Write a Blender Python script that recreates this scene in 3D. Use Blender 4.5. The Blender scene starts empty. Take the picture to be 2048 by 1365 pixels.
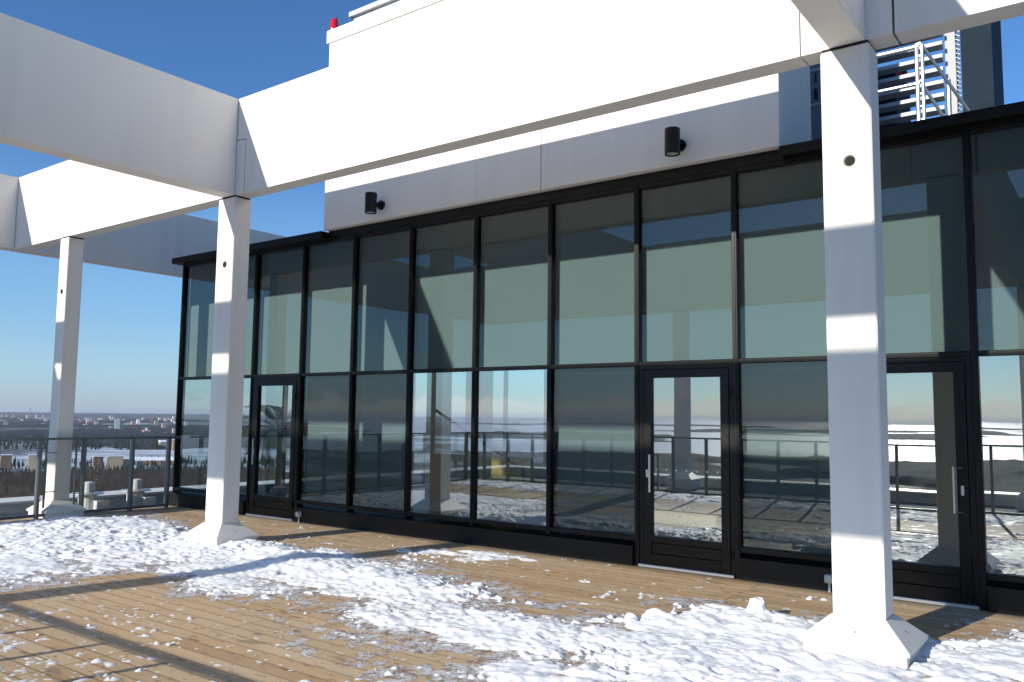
import bpy, math, random
import numpy as np
from mathutils import Vector

random.seed(7)
rng = np.random.default_rng(7)
sc = bpy.context.scene
COL = sc.collection

# ------------------------------------------------------------------ camera
F_PX = 1663.385
YAW, PITCH, ROLL = -0.6386, 0.0903, 0.0113
EYE = Vector((0.0, 0.0, 1.65))
cam_d = bpy.data.cameras.new('camera')
cam_d.sensor_fit = 'HORIZONTAL'
cam_d.sensor_width = 36.0
cam_d.lens = 36.0 * F_PX / 2048.0
cam_d.clip_start = 0.05
cam_d.clip_end = 90000.0
cam = bpy.data.objects.new('camera', cam_d)
COL.objects.link(cam)
sc.camera = cam
_f = Vector((math.sin(YAW) * math.cos(PITCH), math.cos(YAW) * math.cos(PITCH), math.sin(PITCH)))
_r0 = Vector((math.cos(YAW), -math.sin(YAW), 0.0))
_u0 = _r0.cross(_f)
_cr, _sr = math.cos(ROLL), math.sin(ROLL)
_r = _r0 * _cr + _u0 * _sr
_u = _u0 * _cr - _r0 * _sr
from mathutils import Matrix
cam.matrix_world = Matrix(((_r.x, _u.x, -_f.x, EYE.x), (_r.y, _u.y, -_f.y, EYE.y),
                           (_r.z, _u.z, -_f.z, EYE.z), (0, 0, 0, 1)))

# ------------------------------------------------------------------ sun and sky
SA, SK = 0.2062, 0.3867                      # sunlight travels (+SA, +1, -SK)
sun_dir = Vector((SA, 1.0, -SK)).normalized()
SUN_EL = math.asin(-sun_dir.z)
sd = bpy.data.lights.new('sun', 'SUN')
sd.energy = 5.0
sd.angle = math.radians(0.53)
sd.color = (1.0, 0.955, 0.88)
sun = bpy.data.objects.new('sun', sd)
COL.objects.link(sun)
sun.rotation_euler = sun_dir.to_track_quat('-Z', 'Y').to_euler()
sun.location = (0, 0, 30)

world = bpy.data.worlds.new('World')
sc.world = world
world.use_nodes = True
nt = world.node_tree
nt.nodes.clear()
def wn(t, **k):
    n = nt.nodes.new(t)
    for a, b in k.items():
        setattr(n, a, b)
    return n
def wl(a, b):
    nt.links.new(a, b)
w_out = wn('ShaderNodeOutputWorld')
w_bg = wn('ShaderNodeBackground')
w_bg.inputs['Strength'].default_value = 0.12
sky = wn('ShaderNodeTexSky', sky_type='NISHITA')
sky.sun_disc = False
sky.sun_elevation = SUN_EL
sky.sun_rotation = math.atan2(-sun_dir.x, -sun_dir.y)   # direction towards the sun, clockwise from +Y
sky.altitude = 80
sky.air_density = 1.0
sky.dust_density = 0.2
sky.ozone_density = 6.0
# a low bank of cumulus standing on the southern horizon (seen mirrored in the glass)
tc = wn('ShaderNodeTexCoord')
sep = wn('ShaderNodeSeparateXYZ')
wl(tc.outputs['Generated'], sep.inputs[0])
mp = wn('ShaderNodeMapping')
mp.inputs['Scale'].default_value = (38, 38, 90)
wl(tc.outputs['Generated'], mp.inputs[0])
nz = wn('ShaderNodeTexNoise')
nz.inputs['Scale'].default_value = 1.0
nz.inputs['Detail'].default_value = 6
wl(mp.outputs[0], nz.inputs['Vector'])
def wmath(op, a, b=None, c=None, clamp=False):
    n = wn('ShaderNodeMath', operation=op)
    n.use_clamp = clamp
    for i, v in enumerate((a, b, c)):
        if v is None:
            continue
        if isinstance(v, (int, float)):
            n.inputs[i].default_value = v
        else:
            wl(v, n.inputs[i])
    return n.outputs[0]
top = wmath('MULTIPLY_ADD', nz.outputs['Fac'], 0.040, 0.002)
m1 = wmath('MULTIPLY', wmath('SUBTRACT', top, sep.outputs['Z']), 150.0, clamp=True)
m2 = wmath('MULTIPLY', wmath('MULTIPLY_ADD', sep.outputs['Y'], -3.0, -0.6), 1.0, clamp=True)
mask = wmath('MULTIPLY', wmath('MULTIPLY', m1, m2), 0.75)
mixc = wn('ShaderNodeMix', data_type='RGBA')
wl(mask, mixc.inputs['Factor'])
wb = wn('ShaderNodeMix', data_type='RGBA', blend_type='MULTIPLY')     # the camera's cool daylight balance
wb.inputs['Factor'].default_value = 1.0
wl(sky.outputs['Color'], wb.inputs[6])
wb.inputs[7].default_value = (0.83, 1.02, 1.16, 1)
# pale winter haze low in the sky, the same all round
hr_ = wn('ShaderNodeValToRGB')
wl(wmath('MULTIPLY', sep.outputs['Z'], 4.0, clamp=True), hr_.inputs['Fac'])
_e = hr_.color_ramp.elements
_e[0].position, _e[0].color = 0.0, (0.40, 0.475, 0.565, 1)
_e[1].position, _e[1].color = 0.44, (0.30, 0.53, 0.775, 1)
for _p, _c in ((0.06, (0.40, 0.50, 0.61)), (0.18, (0.41, 0.595, 0.71))):
    _x = _e.new(_p)
    _x.color = (*_c, 1)
hsc = wn('ShaderNodeVectorMath', operation='SCALE')
wl(hr_.outputs['Color'], hsc.inputs[0])
hsc.inputs['Scale'].default_value = 8.0
# thinner towards the sun, where forward scattering keeps the sky bright
hsun = wmath('SUBTRACT', 0.80, wmath('MULTIPLY', wmath('MULTIPLY', sep.outputs['Y'], -1.0, clamp=True), 0.45))
hfac = wmath('MULTIPLY', wmath('SUBTRACT', 1.0, wmath('MULTIPLY', sep.outputs['Z'], 3.6, clamp=True)), hsun)
hmix = wn('ShaderNodeMix', data_type='RGBA')
wl(hfac, hmix.inputs['Factor'])
wl(wb.outputs[2], hmix.inputs[6])
wl(hsc.outputs[0], hmix.inputs[7])
wl(hmix.outputs[2], mixc.inputs[6])
mixc.inputs[7].default_value = (8.6, 8.5, 8.1, 1)
wl(mixc.outputs[2], w_bg.inputs['Color'])
wl(w_bg.outputs[0], w_out.inputs['Surface'])

sc.view_settings.view_transform = 'Standard'
sc.view_settings.look = 'None'
sc.view_settings.exposure = 0.2
sc.view_settings.gamma = 1.0
sc.view_settings.use_curve_mapping = False
sc.cycles.max_bounces = 7
sc.cycles.transparent_max_bounces = 16
sc.cycles.glossy_bounces = 4
sc.cycles.diffuse_bounces = 3
sc.cycles.caustics_reflective = False
sc.cycles.caustics_refractive = False
sc.cycles.sample_clamp_indirect = 8.0
sc.cycles.use_denoising = True
sc.cycles.use_adaptive_sampling = True
sc.cycles.adaptive_threshold = 0.02
sc.cycles.volume_bounces = 0

# ------------------------------------------------------------------ helpers
class MB:
    """collects faces of one mesh"""
    def __init__(s):
        s.v, s.f, s.m = [], [], []
    def poly(s, pts, mi=0):
        n = len(s.v)
        s.v += [tuple(p) for p in pts]
        s.f.append(tuple(range(n, n + len(pts))))
        s.m.append(mi)
    def box(s, x0, x1, y0, y1, z0, z1, mi=0, front_mi=None):
        n = len(s.v)
        s.v += [(x0, y0, z0), (x1, y0, z0), (x1, y1, z0), (x0, y1, z0), (x0, y0, z1), (x1, y0, z1), (x1, y1, z1), (x0, y1, z1)]
        q = [(0, 3, 2, 1), (4, 5, 6, 7), (0, 1, 5, 4), (1, 2, 6, 5), (2, 3, 7, 6), (3, 0, 4, 7)]
        for i, a in enumerate(q):
            s.f.append(tuple(n + k for k in a))
            s.m.append(front_mi if (front_mi is not None and i == 2) else mi)
        return s
    def cbox(s, x0, x1, y0, y1, z0, z1, c=0.006, mi=0):
        """box with chamfered edges"""
        pts = []
        for zz, ii in ((z0, c), (z0 + c, 0), (z1 - c, 0), (z1, c)):
            if ii:
                pts.append([(x0 + c, y0 + c, zz), (x1 - c, y0 + c, zz), (x1 - c, y1 - c, zz), (x0 + c, y1 - c, zz)])
                continue
            pts.append([(x0 + c, y0, zz), (x1 - c, y0, zz), (x1, y0 + c, zz), (x1, y1 - c, zz), (x1 - c, y1, zz), (x0 + c, y1, zz), (x0, y1 - c, zz), (x0, y0 + c, zz)])
        n = len(s.v)
        s.v += pts[0] + pts[1] + pts[2] + pts[3]
        a, b, d, e = n, n + 4, n + 12, n + 20
        F = [(a + 3, a + 2, a + 1, a), (e, e + 1, e + 2, e + 3)]
        for i in range(8):
            j = (i + 1) % 8
            F.append((b + i, b + j, d + j, d + i))
        for i in range(4):
            j = (i + 1) % 4
            F.append((a + i, a + j, b + 2 * i + 1, b + 2 * i))
            F.append((a + j, b + (2 * i + 2) % 8, b + 2 * i + 1))
            F.append((e + j, e + i, d + 2 * i, d + 2 * i + 1))
            F.append((e + j, d + 2 * i + 1, d + (2 * i + 2) % 8))
        s.f += F
        s.m += [mi] * len(F)
        return s
    def prism_xz(s, pts, y0, y1, mi=0):
        """polygon in XZ (counter-clockwise seen from -Y) pushed through y0..y1"""
        n, k = len(s.v), len(pts)
        s.v += [(p[0], y0, p[1]) for p in pts] + [(p[0], y1, p[1]) for p in pts]
        s.f.append(tuple(range(n, n + k)))
        s.f.append(tuple(range(n + 2 * k - 1, n + k - 1, -1)))
        for i in range(k):
            j = (i + 1) % k
            s.f.append((n + i, n + k + i, n + k + j, n + j))
        s.m += [mi] * (k + 2)
        return s
    def cyl(s, p0, p1, r0, r1=None, seg=12, mi=0, cap=True):
        r1 = r0 if r1 is None else r1
        p0, p1 = Vector(p0), Vector(p1)
        d = (p1 - p0).normalized()
        a = d.orthogonal().normalized()
        b = d.cross(a)
        n = len(s.v)
        for p, r in ((p0, r0), (p1, r1)):
            for i in range(seg):
                t = 2 * math.pi * i / seg
                s.v.append(tuple(p + a * (r * math.cos(t)) + b * (r * math.sin(t))))
        for i in range(seg):
            j = (i + 1) % seg
            s.f.append((n + i, n + j, n + seg + j, n + seg + i))
            s.m.append(mi)
        if cap:
            s.f.append(tuple(range(n + seg - 1, n - 1, -1)))
            s.f.append(tuple(range(n + seg, n + 2 * seg)))
            s.m += [mi, mi]
        return s
    def lathe(s, c, prof, seg=16, mi=0):
        """profile of (radius, z) turned about the vertical through c"""
        n = len(s.v)
        for r, z in prof:
            for i in range(seg):
                t = 2 * math.pi * i / seg
                s.v.append((c[0] + r * math.cos(t), c[1] + r * math.sin(t), c[2] + z))
        for k in range(len(prof) - 1):
            for i in range(seg):
                j = (i + 1) % seg
                s.f.append((n + k * seg + i, n + k * seg + j, n + (k + 1) * seg + j, n + (k + 1) * seg + i))
                s.m.append(mi)
        s.f.append(tuple(range(n + (len(prof) - 1) * seg, n + len(prof) * seg)))
        s.m.append(mi)
        return s
    def mesh(s, name, mats, off=(0, 0, 0)):
        me = bpy.data.meshes.new(name)
        me.from_pydata([(x - off[0], y - off[1], z - off[2]) for x, y, z in s.v], [], s.f)
        for m in (mats if isinstance(mats, (list, tuple)) else [mats]):
            me.materials.append(m)
        if any(s.m):
            me.polygons.foreach_set('material_index', s.m)
        me.update()
        return me

def wpos(o):
    p = Vector((0, 0, 0))
    while o is not None:
        p += Vector(o.location)
        o = o.parent
    return p

def obj(name, mb, mats, parent=None, at=None, smooth=False):
    """links one mesh object; its origin is at `at` (world) or at the parent's origin"""
    pw = wpos(parent)
    at = Vector(at) if at is not None else pw
    me = mb.mesh(name, mats, at) if isinstance(mb, MB) else mb
    if smooth:
        me.polygons.foreach_set('use_smooth', [True] * len(me.polygons))
    o = bpy.data.objects.new(name, me)
    COL.objects.link(o)
    if parent is not None:
        o.parent = parent
    o.location = at - pw
    return o

def tag(o, label=None, cat=None, group=None, kind=None):
    if label:
        o['label'] = label
    if cat:
        o['category'] = cat
    if group:
        o['group'] = group
    if kind:
        o['kind'] = kind
    return o

def thing(name, label, cat, loc=(0, 0, 0), group=None):
    o = bpy.data.objects.new(name, None)
    COL.objects.link(o)
    o.location = loc
    o.empty_display_size = 0.2
    return tag(o, label, cat, group)

def clone(src, parent, loc):
    o = src.copy()
    COL.objects.link(o)
    o.parent = parent
    o.location = Vector(loc) - wpos(parent)
    return o

# ------------------------------------------------------------------ materials
class NT:
    def __init__(s, name):
        s.m = bpy.data.materials.new(name)
        s.m.use_nodes = True
        s.t = s.m.node_tree
        s.t.nodes.clear()
        s.out = s.n('ShaderNodeOutputMaterial')
    def n(s, t, ins=None, **k):
        x = s.t.nodes.new(t)
        for a, b in k.items():
            setattr(x, a, b)
        for a, b in (ins or {}).items():
            s.set(x, a, b)
        return x
    def set(s, x, a, b):
        if isinstance(b, bpy.types.NodeSocket):
            s.t.links.new(b, x.inputs[a])
        else:
            x.inputs[a].default_value = b
    def coord(s, kind='Object', scale=(1, 1, 1), offset=None):
        c = s.n('ShaderNodeTexCoord').outputs[kind]
        if offset is not None:
            c = s.n('ShaderNodeVectorMath', {0: c, 1: offset}, operation='ADD').outputs[0]
        return s.n('ShaderNodeMapping', {'Vector': c, 'Scale': scale}).outputs[0]
    def wpos(s, scale=(1, 1, 1)):
        c = s.n('ShaderNodeNewGeometry').outputs['Position']
        return s.n('ShaderNodeMapping', {'Vector': c, 'Scale': scale}).outputs[0]
    def noise(s, vec, scale, detail=4, rough=0.5, dist=0.0):
        return s.n('ShaderNodeTexNoise', {'Vector': vec, 'Scale': scale, 'Detail': detail, 'Roughness': rough, 'Distortion': dist}).outputs['Fac']
    def ramp(s, fac, stops):
        r = s.n('ShaderNodeValToRGB', {'Fac': fac})
        e = r.color_ramp.elements
        while len(e) > 1:
            e.remove(e[-1])
        for i, (p, c) in enumerate(stops):
            x = e[0] if i == 0 else e.new(p)
            x.position = p
            x.color = c if len(c) == 4 else (*c, 1)
        return r.outputs['Color']
    def mix(s, fac, a, b, blend='MIX'):
        x = s.n('ShaderNodeMix', data_type='RGBA', blend_type=blend)
        s.set(x, 'Factor', fac)
        for i, v in ((6, a), (7, b)):
            s.set(x, i, (*v, 1) if isinstance(v, tuple) and len(v) == 3 else v)
        return x.outputs[2]
    def math(s, op, a, b=None, clamp=False):
        x = s.n('ShaderNodeMath', operation=op)
        x.use_clamp = clamp
        s.set(x, 0, a)
        if b is not None:
            s.set(x, 1, b)
        return x.outputs[0]
    def bump(s, h, strength=0.2, dist=0.01):
        return s.n('ShaderNodeBump', {'Height': h, 'Strength': strength, 'Distance': dist}).outputs[0]
    def pbr(s, color, rough=0.5, metal=0.0, normal=None, spec=0.5, **kw):
        ins = {'Base Color': (*color, 1) if isinstance(color, tuple) and len(color) == 3 else color, 'Roughness': rough, 'Metallic': metal, 'Specular IOR Level': spec}
        if normal is not None:
            ins['Normal'] = normal
        ins.update(kw)
        b = s.n('ShaderNodeBsdfPrincipled', ins)
        s.t.links.new(b.outputs[0], s.out.inputs['Surface'])
        return s.m

def m_simple(name, color, rough=0.5, metal=0.0, var=0.12, scale=6.0, spec=0.5, bump=0.0):
    t = NT(name)
    c = t.coord('Object')
    n = t.noise(c, scale, 5, 0.6)
    col = t.mix(n, tuple(v * (1 - var) for v in color), tuple(min(1, v * (1 + var)) for v in color))
    nm = t.bump(t.noise(c, scale * 12, 3), bump, 0.004) if bump else None
    return t.pbr(col, rough, metal, nm, spec)

def m_concrete():
    t = NT('white_concrete')
    p = t.wpos()
    big = t.noise(p, 0.9, 4, 0.6)
    streak = t.noise(t.wpos((3.2, 3.2, 0.16)), 1.0, 5, 0.6)
    fine = t.noise(p, 38, 4, 0.65)
    pores = t.n('ShaderNodeTexVoronoi', {'Vector': p, 'Scale': 9.0}, feature='F1').outputs['Distance']
    pore = t.math('LESS_THAN', pores, 0.05)
    col = t.mix(big, (0.79, 0.745, 0.67), (0.865, 0.82, 0.745))
    col = t.mix(t.math('MULTIPLY', t.ramp(streak, [(0.50, (0, 0, 0)), (0.72, (1, 1, 1))]), 0.26), col, (0.56, 0.535, 0.48))
    col = t.mix(t.math('MULTIPLY', t.ramp(fine, [(0.55, (0, 0, 0)), (0.8, (1, 1, 1))]), 0.12), col, (0.62, 0.60, 0.55))
    sel = t.math('MULTIPLY', pore, t.math('GREATER_THAN', t.noise(p, 2.3, 2), 0.56))
    col = t.mix(t.math('MULTIPLY', sel, 0.55), col, (0.33, 0.31, 0.28))
    h = t.math('SUBTRACT', t.math('MULTIPLY', fine, 0.5), sel)
    return t.pbr(col, 0.85, 0, t.bump(h, 0.12, 0.004), 0.25)

def m_frame(name='dark_anodised_metal', base=(0.0034, 0.0036, 0.0036), rough=0.36):
    t = NT(name)
    p = t.wpos()
    n = t.noise(p, 5, 4, 0.6)
    col = t.mix(n, tuple(v * 0.8 for v in base), tuple(v * 1.35 for v in base))
    dust = t.noise(t.wpos((2, 2, 8)), 3, 5, 0.7)
    col = t.mix(t.math('MULTIPLY', t.ramp(dust, [(0.5, (0, 0, 0)), (0.85, (1, 1, 1))]), 0.05), col, (0.045, 0.043, 0.038))
    r = t.math('MULTIPLY_ADD', n, 0.25) 
    r.node.inputs[2].default_value = rough - 0.12
    return t.pbr(col, r, 0.0, t.bump(t.noise(p, 160, 2), 0.03, 0.002), 0.24)

def m_glass(name, base_r, fres_k, tint, wav=0.35):
    """coated pane: mirror share plus tinted see-through"""
    t = NT(name)
    p = t.wpos((1, 1, 1))
    wavy = t.noise(p, 0.7, 2, 0.4)
    nm = t.bump(wavy, wav, 0.012)
    fr = t.n('ShaderNodeFresnel', {'IOR': 1.5}).outputs[0]
    fac = t.math('MULTIPLY', fr, fres_k)
    fac = t.math('ADD', fac, base_r, clamp=True)
    gl = t.n('ShaderNodeBsdfGlossy', {'Color': (0.94, 0.985, 0.97, 1), 'Roughness': 0.0, 'Normal': nm}).outputs[0]
    tr = t.n('ShaderNodeBsdfTransparent', {'Color': (*tint, 1)}).outputs[0]
    mx = t.n('ShaderNodeMixShader', {0: fac, 1: tr, 2: gl})
    t.t.links.new(mx.outputs[0], t.out.inputs['Surface'])
    return t.m

def m_clear(name, tint):
    t = NT(name)
    tr = t.n('ShaderNodeBsdfTransparent', {'Color': (*tint, 1)})
    t.t.links.new(tr.outputs[0], t.out.inputs['Surface'])
    return t.m

def m_wood():
    t = NT('pine_decking')
    oi = t.n('ShaderNodeObjectInfo')
    rnd = oi.outputs['Random']
    off = t.n('ShaderNodeCombineXYZ', {0: t.math('MULTIPLY', rnd, 37.0), 1: t.math('MULTIPLY', rnd, 11.0), 2: 0.0}).outputs[0]
    grain = t.noise(t.coord('Object', (1.2, 26, 26), off), 2.2, 6, 0.65, 0.4)
    fine = t.noise(t.coord('Object', (4, 130, 130), off), 2.0, 3, 0.6)
    big = t.noise(t.wpos((0.35, 0.8, 1)), 1.0, 4, 0.6)
    col = t.ramp(grain, [(0.25, (0.33, 0.195, 0.088)), (0.45, (0.52, 0.345, 0.178)), (0.60, (0.60, 0.43, 0.245)), (0.8, (0.45, 0.275, 0.125))])
    col = t.mix(t.math('MULTIPLY', fine, 0.28), col, (0.33, 0.21, 0.10))
    # weathered boards turn grey
    grey = t.ramp(big, [(0.42, (0, 0, 0)), (0.66, (1, 1, 1))])
    col = t.mix(t.math('MULTIPLY', grey, 0.60), col, (0.53, 0.45, 0.345))
    col = t.mix(0.55, col, t.ramp(rnd, [(0.0, (0.40, 0.245, 0.12)), (0.25, (0.60, 0.43, 0.24)), (0.5, (0.47, 0.335, 0.20)), (0.75, (0.66, 0.48, 0.29)), (1.0, (0.52, 0.33, 0.16))]))
    vor = t.n('ShaderNodeTexVoronoi', {'Vector': t.coord('Object', (2.1, 7.0, 7.0), off), 'Scale': 1.0}, feature='F1').outputs['Distance']
    knot = t.ramp(vor, [(0.06, (1, 1, 1)), (0.16, (0, 0, 0))])
    col = t.mix(t.math('MULTIPLY', knot, 0.75), col, (0.20, 0.085, 0.03))
    # damp brown stains where the snow has melted
    wet = t.noise(t.wpos((1.6, 3.4, 1)), 1.5, 6, 0.7)
    wetm = t.ramp(wet, [(0.56, (0, 0, 0)), (0.66, (1, 1, 1))])
    col = t.mix(t.math('MULTIPLY', wetm, 0.55), col, (0.20, 0.115, 0.055))
    chip = t.math('MULTIPLY', t.ramp(t.noise(t.wpos((2.2, 4.2, 1)), 2.0, 4), [(0.50, (0, 0, 0)), (0.58, (1, 1, 1))]), t.ramp(t.noise(t.wpos((9, 22, 1)), 1.4, 5, 0.7), [(0.56, (0, 0, 0)), (0.61, (1, 1, 1))]))
    col = t.mix(t.math('MULTIPLY', chip, 0.75), col, (0.11, 0.06, 0.03))
    rough = t.math('SUBTRACT', 0.72, t.math('MULTIPLY', wetm, 0.30))
    # dark lines of the board gaps, shade painted into the colour along both edges
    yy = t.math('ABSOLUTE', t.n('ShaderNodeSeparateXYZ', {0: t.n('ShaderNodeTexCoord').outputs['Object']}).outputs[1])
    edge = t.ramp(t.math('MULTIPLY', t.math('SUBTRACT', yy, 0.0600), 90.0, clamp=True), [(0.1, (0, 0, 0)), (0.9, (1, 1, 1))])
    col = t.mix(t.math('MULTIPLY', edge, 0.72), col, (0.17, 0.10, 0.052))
    h = t.math('ADD', t.math('MULTIPLY', grain, 0.7), t.math('MULTIPLY', fine, 0.4))
    return t.pbr(col, rough, 0, t.bump(h, 0.25, 0.004), 0.3)

def m_snow():
    t = NT('trodden_snow')
    p = t.wpos()
    n1 = t.noise(p, 2.6, 6, 0.7)
    n2 = t.noise(p, 24, 5, 0.7)
    ice = t.math('MULTIPLY', t.ramp(n1, [(0.5, (0, 0, 0)), (0.72, (1, 1, 1))]), 0.55)
    z = t.n('ShaderNodeSeparateXYZ', {0: p}).outputs[2]
    thin = t.ramp(t.math('MULTIPLY', z, 32.0, clamp=True), [(0.0, (1, 1, 1)), (0.55, (0, 0, 0))])
    col = t.mix(ice, (0.90, 0.90, 0.905), (0.70, 0.715, 0.735))
    col = t.mix(t.math('MULTIPLY', thin, 0.55), col, (0.54, 0.50, 0.45))
    dirt = t.ramp(n2, [(0.66, (0, 0, 0)), (0.78, (1, 1, 1))])
    col = t.mix(t.math('MULTIPLY', dirt, 0.22), col, (0.42, 0.36, 0.29))
    r = t.math('SUBTRACT', 0.75, t.math('MULTIPLY', ice, 0.6))
    return t.pbr(col, r, 0, t.bump(t.math('ADD', n2, t.noise(p, 90, 3)), 0.34, 0.008), 0.35)

def m_blind():
    t = NT('grey_screen_fabric')
    p = t.wpos()
    n = t.noise(p, 1.1, 3)
    col = t.mix(n, (0.190, 0.228, 0.236), (0.212, 0.252, 0.260))
    return t.pbr(col, 0.9, 0, None, 0.1)

M = {}
M['conc'] = m_concrete()
M['conc2'] = m_simple('pale_concrete', (0.50, 0.49, 0.47), 0.85, 0, 0.15, 2.5, 0.25, 0.15)
M['white'] = m_simple('white_painted_steel', (0.80, 0.76, 0.69), 0.5, 0, 0.05, 3.0, 0.4, 0.03)
M['frame'] = m_frame()
M['kerb'] = m_frame('dark_sheet_metal', (0.0075, 0.0077, 0.0075), 0.45)
M['pad'] = m_simple('rubber_bearing', (0.02, 0.02, 0.02), 0.9)
M['glassC'] = m_glass('solar_glass', 0.33, 1.6, (0.74, 0.79, 0.76), 0.07)
M['glassD'] = m_glass('plain_glass', 0.015, 1.25, (0.72, 0.78, 0.76), 0.07)
M['glassE'] = m_glass('clear_glass', 0.04, 1.4, (0.74, 0.80, 0.77), 0.05)
M['clear'] = m_clear('glass_edge', (0.93, 0.96, 0.95))
M['railglass'] = m_glass('railing_glass', 0.0, 0.55, (0.985, 0.992, 0.988), 0.0)
M['blind'] = m_blind()
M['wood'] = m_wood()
M['snow'] = m_snow()
M['steel'] = m_simple('brushed_steel', (0.60, 0.60, 0.59), 0.28, 1.0, 0.08, 30)
M['galv'] = m_simple('galvanised_steel', (0.52, 0.54, 0.55), 0.38, 0.85, 0.16, 14)
M['blade'] = m_simple('galvanised_blade', (0.42, 0.44, 0.45), 0.5, 0.25, 0.12, 14)
M['railsteel'] = m_simple('grey_painted_steel', (0.15, 0.165, 0.16), 0.42, 0.3, 0.12, 8)
M['alu'] = m_simple('aluminium_sill', (0.62, 0.62, 0.61), 0.4, 0.7, 0.1, 10)
M['black'] = m_simple('black_powder_coat', (0.005, 0.0055, 0.006), 0.45, 0, 0.15, 8, 0.3)
M['lens'] = m_simple('lamp_lens', (0.55, 0.55, 0.52), 0.2)
M['red'] = m_simple('red_lens', (0.55, 0.012, 0.012), 0.12, 0, 0.1, 5, 0.6)
M['pvc'] = m_simple('pale_plastic', (0.62, 0.62, 0.60), 0.5, 0, 0.05)
M['greypanel'] = m_simple('grey_blue_cladding', (0.20, 0.23, 0.27), 0.42, 0.35, 0.12, 3)
M['darkpanel'] = m_simple('dark_ribbed_cladding', (0.012, 0.023, 0.036), 0.7, 0.0, 0.25, 4, 0.12)
M['yellow'] = m_simple('yellow_paint', (0.80, 0.56, 0.13), 0.6, 0, 0.06)
M['intwall'] = m_simple('interior_plaster', (0.55, 0.53, 0.48), 0.8)
M['intfloor'] = m_simple('interior_floor', (0.16, 0.15, 0.14), 0.4)
M['leaf'] = m_simple('palm_leaf', (0.045, 0.085, 0.03), 0.5, 0, 0.3, 9)
M['bark'] = m_simple('bark', (0.10, 0.07, 0.045), 0.9, 0, 0.3, 20, 0.3, 0.3)
M['pot'] = m_simple('dark_clay', (0.06, 0.05, 0.045), 0.6)
M['hole'] = m_simple('old_mortar', (0.15, 0.135, 0.11), 1.0, 0, 0.2, 40, 0.05)
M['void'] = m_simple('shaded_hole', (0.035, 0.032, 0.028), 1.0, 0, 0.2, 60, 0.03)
M['roofing'] = m_simple('bitumen_roofing', (0.10, 0.10, 0.10), 0.9, 0, 0.25, 3, 0.3, 0.3)

# ------------------------------------------------------------------ numbers of the place
FY = 8.484            # face of the mullions
KY = 8.443            # face of the kerb
MX = [-13.793, -12.720, -11.653, -10.433, -9.273, -8.107, -6.926, -5.730, -4.520, -3.345, -2.228, -1.110, 0.050, 1.210]
Z_TR, Z_HEAD, Z_KERB = 2.287, 4.338, 0.237
AY, AT = 6.3535, 0.22                        # long beam: front face and thickness
ZB, ZT = 4.473, 5.7615                       # beam underside and top
XL, XR, XQ, CS, CD = -9.563, -1.794, -13.905, 0.358, 0.255
CY = 6.339
BY = -3.16                                   # the row of columns on the sun side
RX = -13.55                                  # side railing
RY = 0.12                                    # front railing
RAIL = 1.235

# ------------------------------------------------------------------ deck and roof
deck = obj('deck', MB().box(-14.3, 3.0, -0.1, KY + 0.6, -0.16, -0.036), M['roofing'], at=(0, 0, 0))
tag(deck, kind='structure')
PW, PG = 0.145, 0.0022
plank_cache = {}
def plank_mesh(L):
    k = round(L, 3)
    if k not in plank_cache:
        mb = MB()
        w, c = PW - PG, 0.0010
        z0, z1 = -0.030, 0.0
        sec = [(-w / 2, z0), (w / 2, z0), (w / 2, z1 - c), (w / 2 - c, z1 - 0.001), (-w / 2 + c, z1 - 0.001), (-w / 2, z1 - c)]
        n = len(sec)
        mb.v = [(0, y, z) for y, z in sec] + [(L, y, z) for y, z in sec]
        mb.f = [tuple(range(n - 1, -1, -1)), tuple(range(n, 2 * n))] + [(i, (i + 1) % n, n + (i + 1) % n, n + i) for i in range(n)]
        mb.m = [0] * len(mb.f)
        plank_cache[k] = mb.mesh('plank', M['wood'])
    return plank_cache[k]
joints = [-14.2, -13.50, -10.89, -8.28, -5.67, -3.06, -0.45, 2.2]
row_y = KY + 0.11 - PW / 2
rows = []
while row_y > -0.05:
    rows.append(row_y)
    row_y -= PW
far_rows = MB()
for y in rows:
    for a, b in zip(joints[:-1], joints[1:]):
        # corner of the frame: only boards the photograph shows are single objects
        seen = y > 2.3 and b > -14.0 and (a + 0.62 * (y - 2.0)) < 3.2 and not (b < -9 and y < 3.0) and not (a > -1 and y < 5.6) and not (b < -11 and y < 4.3)
        if seen and b - a > 0.2:
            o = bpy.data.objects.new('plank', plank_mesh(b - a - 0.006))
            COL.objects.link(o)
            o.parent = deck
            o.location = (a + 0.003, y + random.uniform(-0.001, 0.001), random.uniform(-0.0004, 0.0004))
        else:
            far_rows.box(a + 0.003, b - 0.003, y - (PW - PG) / 2, y + (PW - PG) / 2, -0.03, -0.001)
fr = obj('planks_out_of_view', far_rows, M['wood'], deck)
tag(fr, kind='stuff')

roof = obj('roof', MB().box(-16.0, 6.0, -4.2, 8.2, -0.45, -0.17).box(-16.0, -13.9, 8.2, 18.0, -0.45, -0.17), M['roofing'], at=(0, 0, 0))
tag(roof, kind='structure')
par = thing('parapet', 'low grey roof parapet with pale coping beyond the railing', 'parapet', (-16.2, 0, -0.45))
obj('wall', MB().box(-16.3, -15.62, -4.5, 18.0, -0.44, 0.045).box(-15.6, 6.0, -4.5, -3.9, -0.44, 0.045), M['conc2'], par)
obj('coping', MB().box(-16.34, -15.56, -4.54, 18.0, 0.047, 0.085).box(-15.55, 6.0, -4.54, -3.86, 0.047, 0.085), M['white'], par)
tower = tag(obj('tower_block', MB().box(-16.2, 6.0, -4.4, 18.0, -75.0, -0.46), M['conc2'], at=(-5, 7, -75)), 'tall concrete tower block carrying the roof terrace', 'building')

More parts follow.
